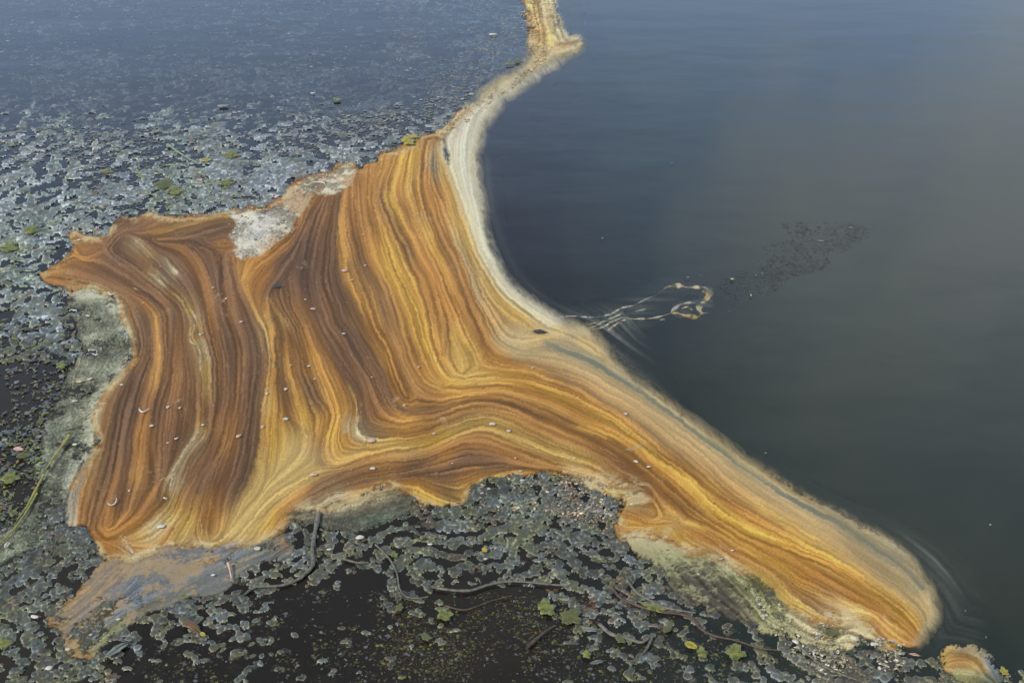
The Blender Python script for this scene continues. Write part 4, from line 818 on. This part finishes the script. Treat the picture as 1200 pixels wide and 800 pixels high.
# white petals and flecks on the raft: x, y, width px, turn, colour, label
FL = [
 (143,453,5,.3,0,'tiny white petal on the brown lobe near its cream left edge'), (197,479,6,1.2,0,'bright white petal in the middle of the brown lobe'),
 (178,501,6,.2,0,'white petal beside the orange stripe of the brown lobe'), (207,516,6,.8,0,'white petal just left of the forked pale thread'),
 (197,521,4,.1,0,'speck of petal below the white petal near the forked thread'), (238,500,5,.5,0,'white petal at the upper end of the forked pale thread'),
 (280,513,9,1.0,1,'cream diamond shaped flower on the right part of the brown lobe'), (211,480,6,1.5,1,'cream teardrop petal in the middle of the brown lobe'),
 (152,577,5,1.5,0,'small white petal low on the brown lobe'), (189,619,11,.4,0,'long white petal near the bottom edge of the brown lobe'),
 (194,586,7,-.5,0,'white flake under the forked pale thread'), (335,458,6,1.5,0,'upper of two big white petals on the ochre fan'),
 (335,493,8,.1,0,'large round white petal on the ochre fan'), (313,463,5,1.5,0,'white petal on the dark line beside the ochre fan'),
 (308,502,5,1.2,0,'lower white petal on the dark line beside the ochre fan'), (362,431,5,.1,0,'white petal right of the short dark line on the fan'),
 (369,446,4,.4,0,'tiny white petal right of the fan under another'), (341,430,4,.9,1,'tiny cream petal at the top of the ochre fan'),
 (404,319,9,-.1,2,'pinkish petal on the left rim of the amber stripe'), (428,313,4,.4,0,'speck of petal on the grey line of the raft'),
 (425,277,4,.2,2,'pink speck high on the striped raft'), (413,330,5,.2,1,'cream speck on the amber stripe'), (367,364,8,-.3,2,'pinkish petal in the dark centre of the raft'),
 (403,393,5,.2,0,'white petal on the dark centre right side'), (358,353,4,.3,1,'cream speck beside the pinkish petal'), (250,339,4,.4,0,'white speck high on the brown lobe'),
 (265,352,4,1.4,0,'white speck right of another high on the brown lobe'), (283,379,5,.3,0,'white petal on the upper right of the brown lobe'),
 (235,394,4,1.1,0,'white speck beside the winding pale thread'), (168,357,4,.6,1,'cream speck at the top of the orange stripe'), (93,283,5,.4,0,'white petal on the small horn at the left tip'),
 (437,551,8,.15,0,'white petal on the dark band below the fan'), (577,499,9,.1,0,'wide white petal on the pale lower band'), (596,507,6,-.3,0,'white petal right of the widest one on the lower band'),
 (509,510,6,.2,2,'pinkish petal on the pale lower band'), (435,518,12,-.05,2,'pinkish flake at the corner of the dark line'), (437,519,7,.3,0,'white flake at the corner of the dark line'),
 (368,558,10,.3,2,'pale pink flake where the lower band starts'), (745,543,7,-.4,0,'left of two white petals on the brown lower band'), (760,549,6,.2,0,'right of two white petals on the brown lower band'),
 (733,487,6,-.5,0,'white petal high on the striped lower arm'), (604,539,4,1.4,1,'cream speck under the pale lower band'), (673,539,4,.2,0,'white speck on the pale end of the lower band'),
 (436,444,4,.9,1,'cream speck on the dark corner stripe'), (491,432,5,.9,2,'pink speck inside the bend of the stripes'), (474,477,5,.3,1,'cream petal by the small eye of the bend'),
 (624,433,4,.4,0,'white speck on the orange arm'), (530,545,3,.4,0,'tiny speck on the dark band'), (858,647,5,.1,0,'pale speck on the lower edge of the arm'), (845,657,6,.3,2,'pink flake at the edge of the olive mat'),
 (818,675,5,-.7,0,'white flake on the olive mat'), (612,565,7,0,0,'white petal on the algae at the raft edge'), (573,575,5,.2,0,'white petal on curdled algae under the lower band'),
 (565,580,5,.6,2,'pink petal on curdled algae under the lower band'), (607,597,7,-.3,0,'white petal on curdled algae below another'), (610,554,6,.1,2,'pink petal at the rim of the lower band'),
 (422,632,12,.3,0,'long white flake on the algae under the dark band'), (386,646,7,.2,0,'white flake beside the grey branching stem'), (504,640,7,.1,0,'white flake in the curdled algae'),
 (569,657,6,.1,0,'white speck right of the dark pool'), (1024,757,11,.1,0,'white shell like flake under the tip of the raft'), (932,754,10,-.6,0,'white slanted flake on the debris mat'),
 (41,725,12,-.3,0,'white leaf shaped flake on the thin film'), (139,728,6,.3,0,'white dot at the foot of the thin film'), (250,676,6,.3,0,'white dot near the small pink twig'), (302,645,9,-.1,0,'white flake at the end of the thin film'),
 (80,763,7,.3,0,'left white dot on the lower left mat'), (58,785,10,.2,0,'wide white flake at the bottom left'), (367,111,7,.2,0,'bright white petal among weeds at the top'), (262,126,17,.1,3,'long pale flake among weeds at upper left'),
 (578,42,11,-.1,0,'pale rectangular flake near the ribbon'), (622,43,5,.3,0,'white speck at the foot of the tan ribbon'), (210,188,4,.3,0,'white speck beside the pale grass blade'), (194,214,6,.2,0,'white speck on the green weed'),
 (186,247,5,.3,0,'white speck over the top of the brown lobe'), (88,472,8,.1,0,'white flake near the left dark weed'), (94,449,9,.3,1,'pale flake left of the green mat'), (106,446,8,.8,0,'slanted white flake on the green mat'),
 (88,523,7,.1,0,'white flake on the green mat near the reed'), (103,372,7,-.5,0,'white flake on the top of the green mat'), (20,450,8,.9,3,'grey white flake in the dark weed'), (26,785,6,.9,3,'grey flake at the bottom left corner'),
 (107,746,5,.3,1,'cream speck on the lower left mat'), (706,281,3,.1,3,'tiny white speck floating on open water'), (787,193,2.5,.3,3,'tiny far speck on open water'), (897,533,4,-.2,3,'small white twig like speck on open water'),
 (1131,718,3,.4,3,'small white speck right of the raft tip'), (1155,749,3,1.3,3,'pale speck right of the raft tip nearer the corner'), (1160,617,3,.5,0,'far right white speck on open water'),
 (858,329,5,.1,1,'bright flake beyond the foam whirl'), (880,348,4.5,1.0,1,'white flake right of the foam whirl'), (806,327,4,.3,3,'pale flake above the foam whirl'), (893,322,3,.3,3,'speck in the trail beyond the whirl'), (886,324,3,.3,3,'speck left in the trail beyond the whirl'),
]
MT = {0: WHITE, 1: CREAMY, 2: PINKY, 3: GREYL}
for x, y, wp, rz, mi, lb in FL:
    fleck('petal', x, y, wp, rz, MT[mi], lb, 'petal' if ('petal' in lb or 'speck' in lb) else 'flake', 'pale petals and flakes floating on the pond', asp=.85)
# curved feathers
def crescent(x, y, rpx_, a0, a1, label, wmul=.22):
    p = at(x, y); k = pxm(x, y); P3 = []
    for i in range(11):
        th = a0 + (a1 - a0) * i / 10; P3.append((math.cos(th) * rpx_ * k, math.sin(th) * rpx_ * k * 1.5, .002 * math.sin(i)))
    rad = np.array([.25, .5, .8, 1, 1.1, 1.1, 1, .8, .6, .4, .2]) * rpx_ * k * wmul
    o_ = link('feather', tube_mesh('feather', P3, rad, 7, .6, 3), WHITE); o_.location = (p.x, p.y, .012); tag(o_, label, 'feather', 'small white curled feathers')
crescent(170, 480, 6, R(185), R(350), 'curled cream feather on the orange stripe of the brown lobe')
crescent(132, 590, 5, R(200), R(420), 'hook shaped white feather low on the brown lobe')
crescent(84, 370, 6, R(30), R(140), 'curved white feather at the top left of the green mat')
crescent(133, 344, 5, R(190), R(330), 'white curled feather at the left corner of the brown lobe')
crescent(371, 222, 11, R(20), R(165), 'grey arched sliver in the white foam edge', .12)
# leaves
L5 = outline_mesh('lobed_leaf', lobed(5, .36), 40, 4, .12, .05, .15, 1)
L7 = outline_mesh('lobed_leaf', lobed(4, .38, .3, 1.3), 42, 4, .10, .05, .1, 2)
LO = outline_mesh('oval_leaf', oval(1, .42, ir=.06, sd_=1), 22, 4, .10, .06, .3, 3)
LN = outline_mesh('narrow_leaf', oval(1, .2, ir=.05, sd_=2), 20, 4, .06, .05, .4, 4)
def leaf(x, y, wp, rz, mat, me, label, z=.012, tilt=.1, asp=1.3, midrib=True):
    o_ = fleck('leaf', x, y, wp, rz, mat, label, 'leaf', 'leaves floating on the pond', me, z, tilt, asp)
    if midrib and wp > 13:
        r_ = link('midrib', tube_mesh('midrib', [(t, 0.02 * math.sin(4 * t), .13 - .12 * t * t) for t in np.linspace(-.8, 1.15, 8)], .03, 5), OLIV); r_.parent = o_
    return o_
leaf(640, 716, 23, .4, LIME, L5, 'yellow green lobed leaf in dark water, left of two'); leaf(668, 726, 22, -.3, OLIV, L7, 'duller olive lobed leaf beside the yellow green one')
leaf(768, 715, 17, 1.4, LIME, L5, 'upright yellow green leaf on the root tangle', asp=2.0); leaf(782, 740, 16, .9, OLIV, LO, 'olive green leaf under the upright yellow one')
leaf(809, 759, 17, -.6, YELL, LO, 'bright yellow leaf near the bottom edge', asp=1.4); leaf(822, 768, 14, .2, LIME, L5, 'small yellow green cluster right of the bright yellow leaf')
leaf(861, 768, 20, .1, LIME, L7, 'yellow green leaf at the bottom right of the dark water'); leaf(727, 752, 13, .5, OLIV, L5, 'small olive leaf in the middle of the root tangle')
leaf(738, 756, 8, 1.2, LIME, LO, 'tiny green leaf right of the small olive leaf'); leaf(687, 770, 11, .2, LIME, L5, 'little yellow green leaf above the bottom edge')
leaf(699, 779, 19, .35, GREYL, LN, 'pale narrow leaf at the bottom edge', asp=1.5); leaf(690, 741, 18, -.15, GREYL, LO, 'grey oval leaf in front of the root tangle', asp=.9)
leaf(521, 724, 16, .7, LIME, L7, 'yellow green leaf in the middle of the dark water'); leaf(468, 715, 10, .1, OLIV, L5, 'small green leaf by the thin stem'); leaf(500, 750, 12, 1.3, OLIV, L5, 'olive leaf low in the dark water')
leaf(462, 653, 9, .4, LIME, L5, 'green leaf on the curdled algae rim'); leaf(568, 647, 8, .2, YELL, L5, 'tiny yellow leaf beside the curved algae ring'); leaf(471, 797, 10, .2, LIME, LO, 'green leaf cut by the bottom edge')
leaf(478, 169, 16, .5, YELL, L5, 'bright yellow leaf clump at the top of the striped raft', z=.018, asp=1.6); leaf(484, 163, 12, 1.5, YELL, L7, 'smaller yellow leaf behind the bright yellow clump', z=.018)
leaf(265, 217, 16, .1, LIME, L5, 'yellow green leaf among grey flakes above the foam', asp=1.2); leaf(192, 219, 20, .2, OLIV, L7, 'mossy green leaf among grey weed flakes'); leaf(205, 226, 18, .6, LIME, L7, 'fresh green leaf clump beside the mossy one')
leaf(271, 184, 15, .2, LIME, L7, 'pale green leaf near the end of the grass blade'); leaf(242, 190, 14, .4, YELL, LO, 'yellowish leaf at the end of the grass blade'); leaf(125, 204, 16, .1, LIME, LO, 'dull yellow leaf at upper left')
leaf(395, 119, 9, 1.1, LIME, L5, 'yellow green leaf among weeds at the top'); leaf(597, 77, 12, .2, LIME, LO, 'pale green leaf left of the ribbon'); leaf(606, 74, 10, .2, OLIV, L5, 'green leaf touching the ribbon'); leaf(622, 34, 9, 1.2, BROWN, L5, 'orange brown leaf at the ribbon edge')
leaf(37, 272, 16, .3, LIME, L7, 'light green leaf clump left of the horn of the raft'); leaf(10, 293, 18, .2, LIME, L7, 'light green leaf clump at the left edge'); leaf(72, 431, 13, .3, LIME, L5, 'yellow green leaf in the left dark weed')
leaf(28, 537, 18, .3, OLIV, LO, 'green oval leaf left of the reed'); leaf(22, 529, 13, -.2, PINKY, LO, 'peach coloured leaf above the green oval one'); leaf(12, 563, 18, .5, LIME, L7, 'bright green sprig at the left edge')
leaf(225, 736, 32, -.65, BROWN, LN, 'long brown leaf with a yellow tip in the lower left', asp=1.6); leaf(238, 746, 9, -.7, YELL, LO, 'yellow tip of leaf below the long brown leaf')
leaf(138, 764, 38, .95, GREYL, LN, 'long grey blade in the dark gap at lower left', asp=1.3); leaf(5, 757, 16, .6, LIME, L7, 'green leaf clump at the bottom left edge'); leaf(216, 702, 11, .2, LIME, LO, 'green leaf at the edge of the thin film')
leaf(1176, 790, 11, .4, YELL, L5, 'yellow leaf beside the tiny raft in the corner'); leaf(9, 641, 14, 1.5, WHITE, LN, 'upright white leaf at the left edge', asp=1.8); leaf(1071, 770, 15, -.2, PINKY, LN, 'pale brown narrow leaf right of the raft tip')
leaf(632, 391, 18, .05, DARK, LN, 'dark narrow leaf lying where the raft arms meet', z=.011, asp=2.2); leaf(973, 745, 18, .1, OLIV, LO, 'dark olive leaf on pale debris under the tip')
leaf(325, 338, 11, .2, DARK, LO, 'dark leaf bit in the brown centre of the raft', z=.011); leaf(997, 267, 8, .1, GREYL, LN, 'faint grey leaf far out on the open water', z=.002); leaf(962, 283, 10, -.4, GREYL, LN, 'faint narrow leaf in the weed far out on open water', z=.003)
# stems, reeds, roots
stem_thing('reed', [(82,514),(74,526),(66,537),(54,555)], 1.7, .016, REED, 'upper yellow reed piece beside the green mat', 'reed', seed=1)
stem_thing('reed', [(52,560),(42,578),(32,597),(20,612)], 1.7, .014, REED, 'lower yellow reed piece at the left edge', 'reed', seed=2)
stem_thing('reed', [(44,580),(30,605),(12,628),(-12,650)], 1.2, .010, REED, 'dull reed running out of the picture at the left', 'reed', seed=12)
stem_thing('grass_blade', [(197,172),(210,180),(222,187),(234,194)], 1.3, .010, PALEG, 'straight pale green grass blade among far weeds', 'grass blade', seed=3)
stem_thing('stem', [(374,602),(369,628),(366,650),(367,664),(352,679),(330,688),(300,690),(285,700)], 2.6, .009, STEMG, 'thick grey stem bending through the algae into the dark pool', 'stem', 'winding stems in the lower mat', seed=4, wob=.001)
stem_thing('stem', [(390,653),(404,657),(418,661),(432,661)], 1.6, .009, STEMG, 'short grey stem along the dark pool', 'stem', 'winding stems in the lower mat', seed=5, wob=.001)
stem_thing('stem', [(440,640),(455,655),(465,672),(468,690),(476,701),(490,703),(502,701)], 1.1, .008, STEMG, 'thin hooked stem at the right end of the dark pool', 'stem', 'winding stems in the lower mat', seed=6, wob=.001)
stem_thing('stem', [(506,690),(530,694),(552,694),(570,688),(590,684),(615,684),(640,687),(665,689)], 1.9, .010, STEMG, 'long wavy grey stem under the curdled algae', 'stem', 'winding stems in the lower mat', seed=7, wob=.001)
stem_thing('root', [(716,688),(724,700),(738,708),(755,714),(775,719),(800,722),(812,728),(822,740),(840,748),(862,753),(890,762),(915,765)], 2.0, .010, STEMB, 'long brown root snaking below the olive mat', 'root', 'roots in the lower mat', seed=8, wob=.001)
stem_thing('root', [(735,682),(745,696),(762,706),(785,716),(815,721)], 1.8, .011, STEMG, 'grey root curving above the long brown one', 'root', 'roots in the lower mat', seed=9, wob=.001)
stem_thing('root', [(702,733),(716,745),(735,750),(752,755),(764,748),(758,762),(752,770)], 2.6, .010, STEMG, 'grey forked root below the knobbly clump', 'root', 'roots in the lower mat', seed=10, wob=.001)
stem_thing('stick', [(617,762),(628,752),(638,744),(650,736)], 1.8, .010, STEMB, 'straight brown stick in dark water below the lobed leaf', 'stick', seed=11)
stem_thing('twig', [(268,664),(270,672),(272,682)], 1.4, .014, PINKY, 'small pink twig standing up near the thin film', 'twig', seed=13)
stem_thing('twig', [(628,642),(640,640),(655,641)], .9, .013, STEMG, 'thin twig across the curdled algae', 'twig', seed=14)
stem_thing('twig', [(930,752),(948,770),(960,780),(985,792),(1005,800)], 1.6, .010, STEMG, 'pale twig under the debris mat', 'twig', seed=15)
stem_thing('twig', [(520,710),(545,716),(575,706),(600,700)], 1.0, .005, STEMB, 'thin brown twig under the wavy grey stem', 'twig', seed=16)
# ------------------------------------------------------------------ foam whirl and threads on open water
FOAMM = mat_tint('foam_thread', rough=.6, grain=.35, gscale=200, bump=.3, spec=.2, film=True)
whirl = empty('foam_whirl', at(810, 355)); tag(whirl, 'small twisted cream foam whirl alone on the dark water', 'foam')
def thread(root, P, wp, tint, seed, h=.0022, name='foam_thread'):
    o_ = link(name, ribbon_mesh(name, P, wp * 1.45, h, .002, tint, .6, seed, alpha=.97), FOAMM); keep(o_, root)
    g_ = link('foam_haze', ribbon_mesh('foam_haze', [(*p[:2], 1.0) for p in P], wp * 3.4 + 2, .0006, .001, (130, 134, 124), .6, seed + 200, alpha=.22), FOAMM); keep(g_, root); return o_
thread(whirl, [(776,340,.5),(783,336,1.2),(795,335,1.6),(808,337,.9),(818,337,.9),(827,338,1.2),(832,345,1.6),(828,352,1.7),(821,357,1.4),(819,362,1.2),(823,367,1),(830,366,.4)], 4.2, (206,190,150), 1)
thread(whirl, [(823,341,.6),(829,346,1),(824,353,1)], 3, (186,160,100), 2)
thread(whirl, [(786,366,.6),(796,358,1.1),(806,355,1.3),(815,355,1)], 4.2, (180,176,160), 3)
thread(whirl, [(785,367,.7),(797,367,1),(808,370,1.5),(818,371,1.6),(824,366,.8)], 4.6, (196,168,104), 4)
thread(whirl, [(798,362,.8),(806,360,1),(812,364,.8)], 2, (200,185,150), 5)
streaks = empty('foam_streak', at(690, 372)); tag(streaks, 'bundle of thin white foam threads trailing from the raft to the whirl', 'foam')
TH = [([(615,358),(628,364),(642,369),(656,371),(670,371),(690,372),(705,371)],1.6,(176,180,172)), ([(705,371),(716,368),(728,362),(742,358)],3.2,(206,198,172)), ([(742,358),(755,352),(768,346),(778,340)],1.5,(160,160,148)),
 ([(600,352),(625,365),(640,374),(655,379)],1.4,(170,172,160)), ([(652,388),(668,388),(682,387),(695,383),(708,377),(720,372),(730,366)],2.2,(196,188,160)), ([(668,390),(690,387),(706,383),(718,377),(730,373),(742,374),(756,374),(770,372),(786,367)],1.8,(200,190,162)),
 ([(712,388),(718,383),(726,378),(735,374)],2.4,(198,184,150)), ([(744,365),(750,364),(757,362)],2.0,(170,168,150)), ([(773,375),(780,374)],1.6,(180,175,150)), ([(660,391),(680,391),(695,388)],1.2,(160,160,140)), ([(690,380),(702,378),(714,376)],1.2,(180,176,150)),
 ([(585,322),(592,335),(603,347),(618,358)],1.2,(180,186,180))]
for k, (P, wp, tint) in enumerate(TH): thread(streaks, P, wp, tint, 30 + k)
# pale threads standing proud of the raft
RT = [([(225,372),(228,385),(222,398),(230,405),(235,414),(235,430),(234,440)],2.4,(200,178,130)), ([(238,500),(230,512),(222,522),(214,534),(206,548),(196,560)],3.0,(206,186,150)), ([(206,553),(202,565),(199,578)],3.0,(200,176,140)),
 ([(196,560),(186,563),(178,566)],2.0,(196,168,130)), ([(177,322),(186,328),(194,336),(198,342)],3.2,(200,176,130)), ([(160,284),(167,288),(173,296)],2.6,(190,160,112)), ([(205,345),(213,353),(219,365)],1.8,(190,160,112)), ([(156,338),(165,342)],3.0,(198,170,120)),
 ([(284,340),(296,356),(308,376),(316,398),(318,420),(316,440)],1.4,(186,150,100)), ([(415,462),(418,478),(416,498),(417,511),(428,515),(442,518)],1.6,(210,180,125)), ([(237,636),(236,620),(234,606)],2.4,(196,170,110)), ([(148,633),(152,642),(157,650)],4.5,(204,186,146)),
 ([(340,600),(360,594),(378,590),(381,583),(392,578),(410,578)],1.8,(208,184,140)), ([(485,190),(481,213),(487,243),(497,270),(510,296)],1.2,(206,170,104)), ([(522,370),(545,400)],.1,(0,0,0))][:-1]
for k, (P, wp, tint) in enumerate(RT):
    o_ = link('foam_thread', ribbon_mesh('foam_thread', P, wp, .0012, .0055, tint, .5, 60 + k, alpha=.8), FOAMM); keep(o_, raft)
# ------------------------------------------------------------------ loose litter, too many bits to count
def litter(name, spots, label, z=.004, flat=.5, alpha=1.0):
    # spots: arrays x, y, size px, tint rgb ; hexagonal domed flakes
    x, y, s_, tint = spots; n_ = len(x); gx, gy = G(x, y); k = (G(x + 1, y)[0] - gx) * s_ * .5
    r_ = np.random.default_rng(len(x)); th0 = r_.random(n_) * 6.28; asp = .35 + .6 * r_.random(n_)
    V = [np.stack([gx, gy, z + k * flat * .7], 1)]
    for q in range(7):
        th = 2 * math.pi * q / 7; u = np.cos(th) * k * (1 + .3 * r_.standard_normal(n_)); v = np.sin(th) * k * asp
        V.append(np.stack([gx + u * np.cos(th0) - v * np.sin(th0), gy + u * np.sin(th0) + v * np.cos(th0), z - .001 + k * flat * r_.random(n_)], 1))
    V = np.stack(V, 1).reshape(-1, 3); b = np.arange(n_)[:, None] * 8
    F = np.concatenate([b + np.array([[0, 1 + q, 1 + (q + 1) % 7]]) for q in range(7)])
    C = np.ones((n_, 8, 4)); C[..., 3] = alpha; C[:, 1:, 3] *= (.5 if alpha < 1 else 1); C[..., :3] = (lin(tint) * ALB)[:, None]; C[:, 0, :3] *= 1.15
    o_ = link(name, mesh_np(name, V, F, np.clip(C.reshape(-1, 4), 0, .85), smooth=False), MATM if alpha == 1 else MATF); tag(o_, label, kind='stuff'); return o_
def scatter(polyg, n_, smin, smax, pal, seed, keepf=None):
    r_ = np.random.default_rng(seed); M = poly(polyg) > .5
    if keepf is not None: M &= keepf
    j, i = np.nonzero(M); 
    clus = sm(-.6, 1.2, FB3[(j * 2 + seed * 31) % 512, (i * 2) % 512] + .5 * FB[(j + seed * 7) % 512, i % 512]) + .04
    pk = r_.choice(len(j), n_, p=clus / clus.sum()); x = X0 + (i[pk] + r_.random(n_)) * S; y = Y0 + (j[pk] + r_.random(n_)) * S
    s_ = smin + (smax - smin) * r_.random(n_) ** 2.5; t = np.array(pal, float)[r_.integers(0, len(pal), n_)] * (1 + r_.normal(0, .12, (n_, 1))) + r_.normal(0, 2, (n_, 3))
    return x, y, s_, np.clip(t, 20, 235)
def join(*sc): return tuple(np.concatenate([s_[k] for s_ in sc]) for k in range(4))
free = cov_f < .4
PD = [(84,84,52),(104,104,52),(96,80,58),(80,64,48),(122,124,120),(104,108,104),(130,130,70),(66,60,44),(70,66,50),(70,66,50)]
PB = [(128,132,136),(108,114,116),(140,140,128),(112,120,100),(96,100,108),(120,108,100)]
litter('leaf_litter', join(
  scatter([(300,690),(500,690),(700,700),(860,735),(950,780),(1000,885),(120,885),(160,760),(220,745)], 5200, 2, 6.5, PD, 1, free),
  scatter([(470,690),(640,700),(640,790),(440,790)], 1500, 1.5, 5, [(92,92,44),(124,124,52),(88,62,42),(72,56,40)], 2, free),
  scatter([(600,690),(720,700),(900,760),(900,800),(640,800)], 900, 1.5, 6, PD, 3, free),
  scatter([(640,690),(690,690),(700,715),(660,722)], 220, 2, 5, [(118,82,58),(134,98,66),(96,70,52)], 12, free),
  scatter([(1100,785),(1160,780),(1200,790),(1200,885),(960,885),(940,775)], 700, 2, 6, [(130,118,92),(96,90,70),(110,104,96),(150,140,110)], 4, free)),
  'scattered small leaves and weed bits over the dark water at the bottom', z=.002, flat=.10, alpha=.72)
litter('leaf_litter', join(
  scatter([(-40,380),(90,380),(80,430),(60,480),(60,540),(20,620),(-40,660)], 1700, 2.5, 8, [(100,108,116),(86,92,92),(108,112,70),(120,124,60),(96,74,60),(120,112,104),(70,76,70)], 5, free),
  scatter([(-40,500),(60,520),(30,620),(-40,650)], 500, 2, 6, [(124,138,60),(150,150,90),(100,112,60),(120,100,70)], 6, free)),
  'tangle of small leaves on dark water at the left edge')
litter('weed_fragments', join(
  scatter([(-130,150),(330,150),(470,120),(560,100),(540,140),(430,185),(300,240),(100,260),(-130,330)], 5200, 2, 6.5, PB, 7, free),
  scatter([(150,190),(330,190),(330,235),(180,245)], 260, 2, 7, [(120,146,84),(146,160,90),(170,170,110)], 8, free),
  scatter([(-100,250),(80,250),(60,330),(-100,340)], 420, 2, 7, [(120,150,96),(140,160,120),(150,150,110)], 9, free)),
  'countless grey and green weed fragments beyond the raft', z=.003, flat=.15)
litter('sunken_weed', scatter([(-130,-50),(610,-50),(615,70),(540,130),(430,180),(-130,190)], 9000, 2, 8, [(120,124,124),(150,152,146),(96,96,84),(130,116,96),(80,88,70)], 10, free),
  'dim weed bits just under the water at upper left', z=-.014, flat=.12)
litter('pale_weed_bits', join(scatter([(-130,-50),(610,-50),(615,70),(540,130),(430,185),(-130,200)], 5200, 1.5, 6, [(150,156,156),(170,172,166),(134,140,120),(160,140,120),(120,130,140)], 40, free),
  scatter([(420,150),(540,60),(620,0),(615,70),(560,110),(500,150),(430,185)], 700, 1.5, 5, [(170,166,150),(150,150,130),(180,160,130)], 41, free)),
  'pale weed bits floating in the hazy reflection at upper left', z=.001, flat=.05, alpha=.62)
litter('edge_crumbs', join(scatter([(500,160),(560,120),(620,80),(612,30),(600,-10),(625,-10),(632,40),(640,70),(600,105),(540,150)], 600, 1.5, 4, [(190,150,90),(206,190,150),(150,110,70),(130,126,110)], 11),
  scatter([(262,250),(330,238),(360,206),(412,188),(412,206),(360,232),(320,290),(285,305)], 260, 1.5, 5, [(210,200,170),(150,146,124),(120,122,116),(190,150,100)], 13),
  scatter([(560,555),(700,560),(760,575),(720,600),(715,630),(640,600),(560,600)], 500, 1.5, 5, [(190,170,130),(170,130,90),(130,126,116),(206,180,150)], 14),
  scatter([(880,690),(960,730),(1060,755),(1060,785),(960,790),(900,745)], 700, 1.5, 6, [(180,168,130),(150,146,116),(120,112,90),(200,190,170)], 15)),
  'crumbs of foam and weed along the raft edges', z=.007)
litter('drifting_weed', join(scatter([(820,345),(850,325),(880,312),(890,290),(925,280),(915,262),(960,258),(1000,262),(1030,258),(1015,280),(985,296),(960,318),(925,325),(905,345),(860,352)], 2600, 1.5, 6.5, [(84,68,66),(74,66,72),(100,80,70),(60,58,62)], 16),
  scatter([(770,340),(800,330),(820,318),(850,335),(900,345),(860,362),(830,372),(790,362)], 260, 1.2, 4, [(96,98,104),(120,124,124),(76,72,84)], 17),
  scatter([(740,-50),(1330,-50),(1330,700),(1150,700),(900,540),(720,400),(620,300),(600,150)], 45, 1.2, 2.5, [(120,124,120),(140,144,140)], 18)),
  'faint dark weed drifting beyond the foam whirl', z=.002, flat=.05, alpha=.26)
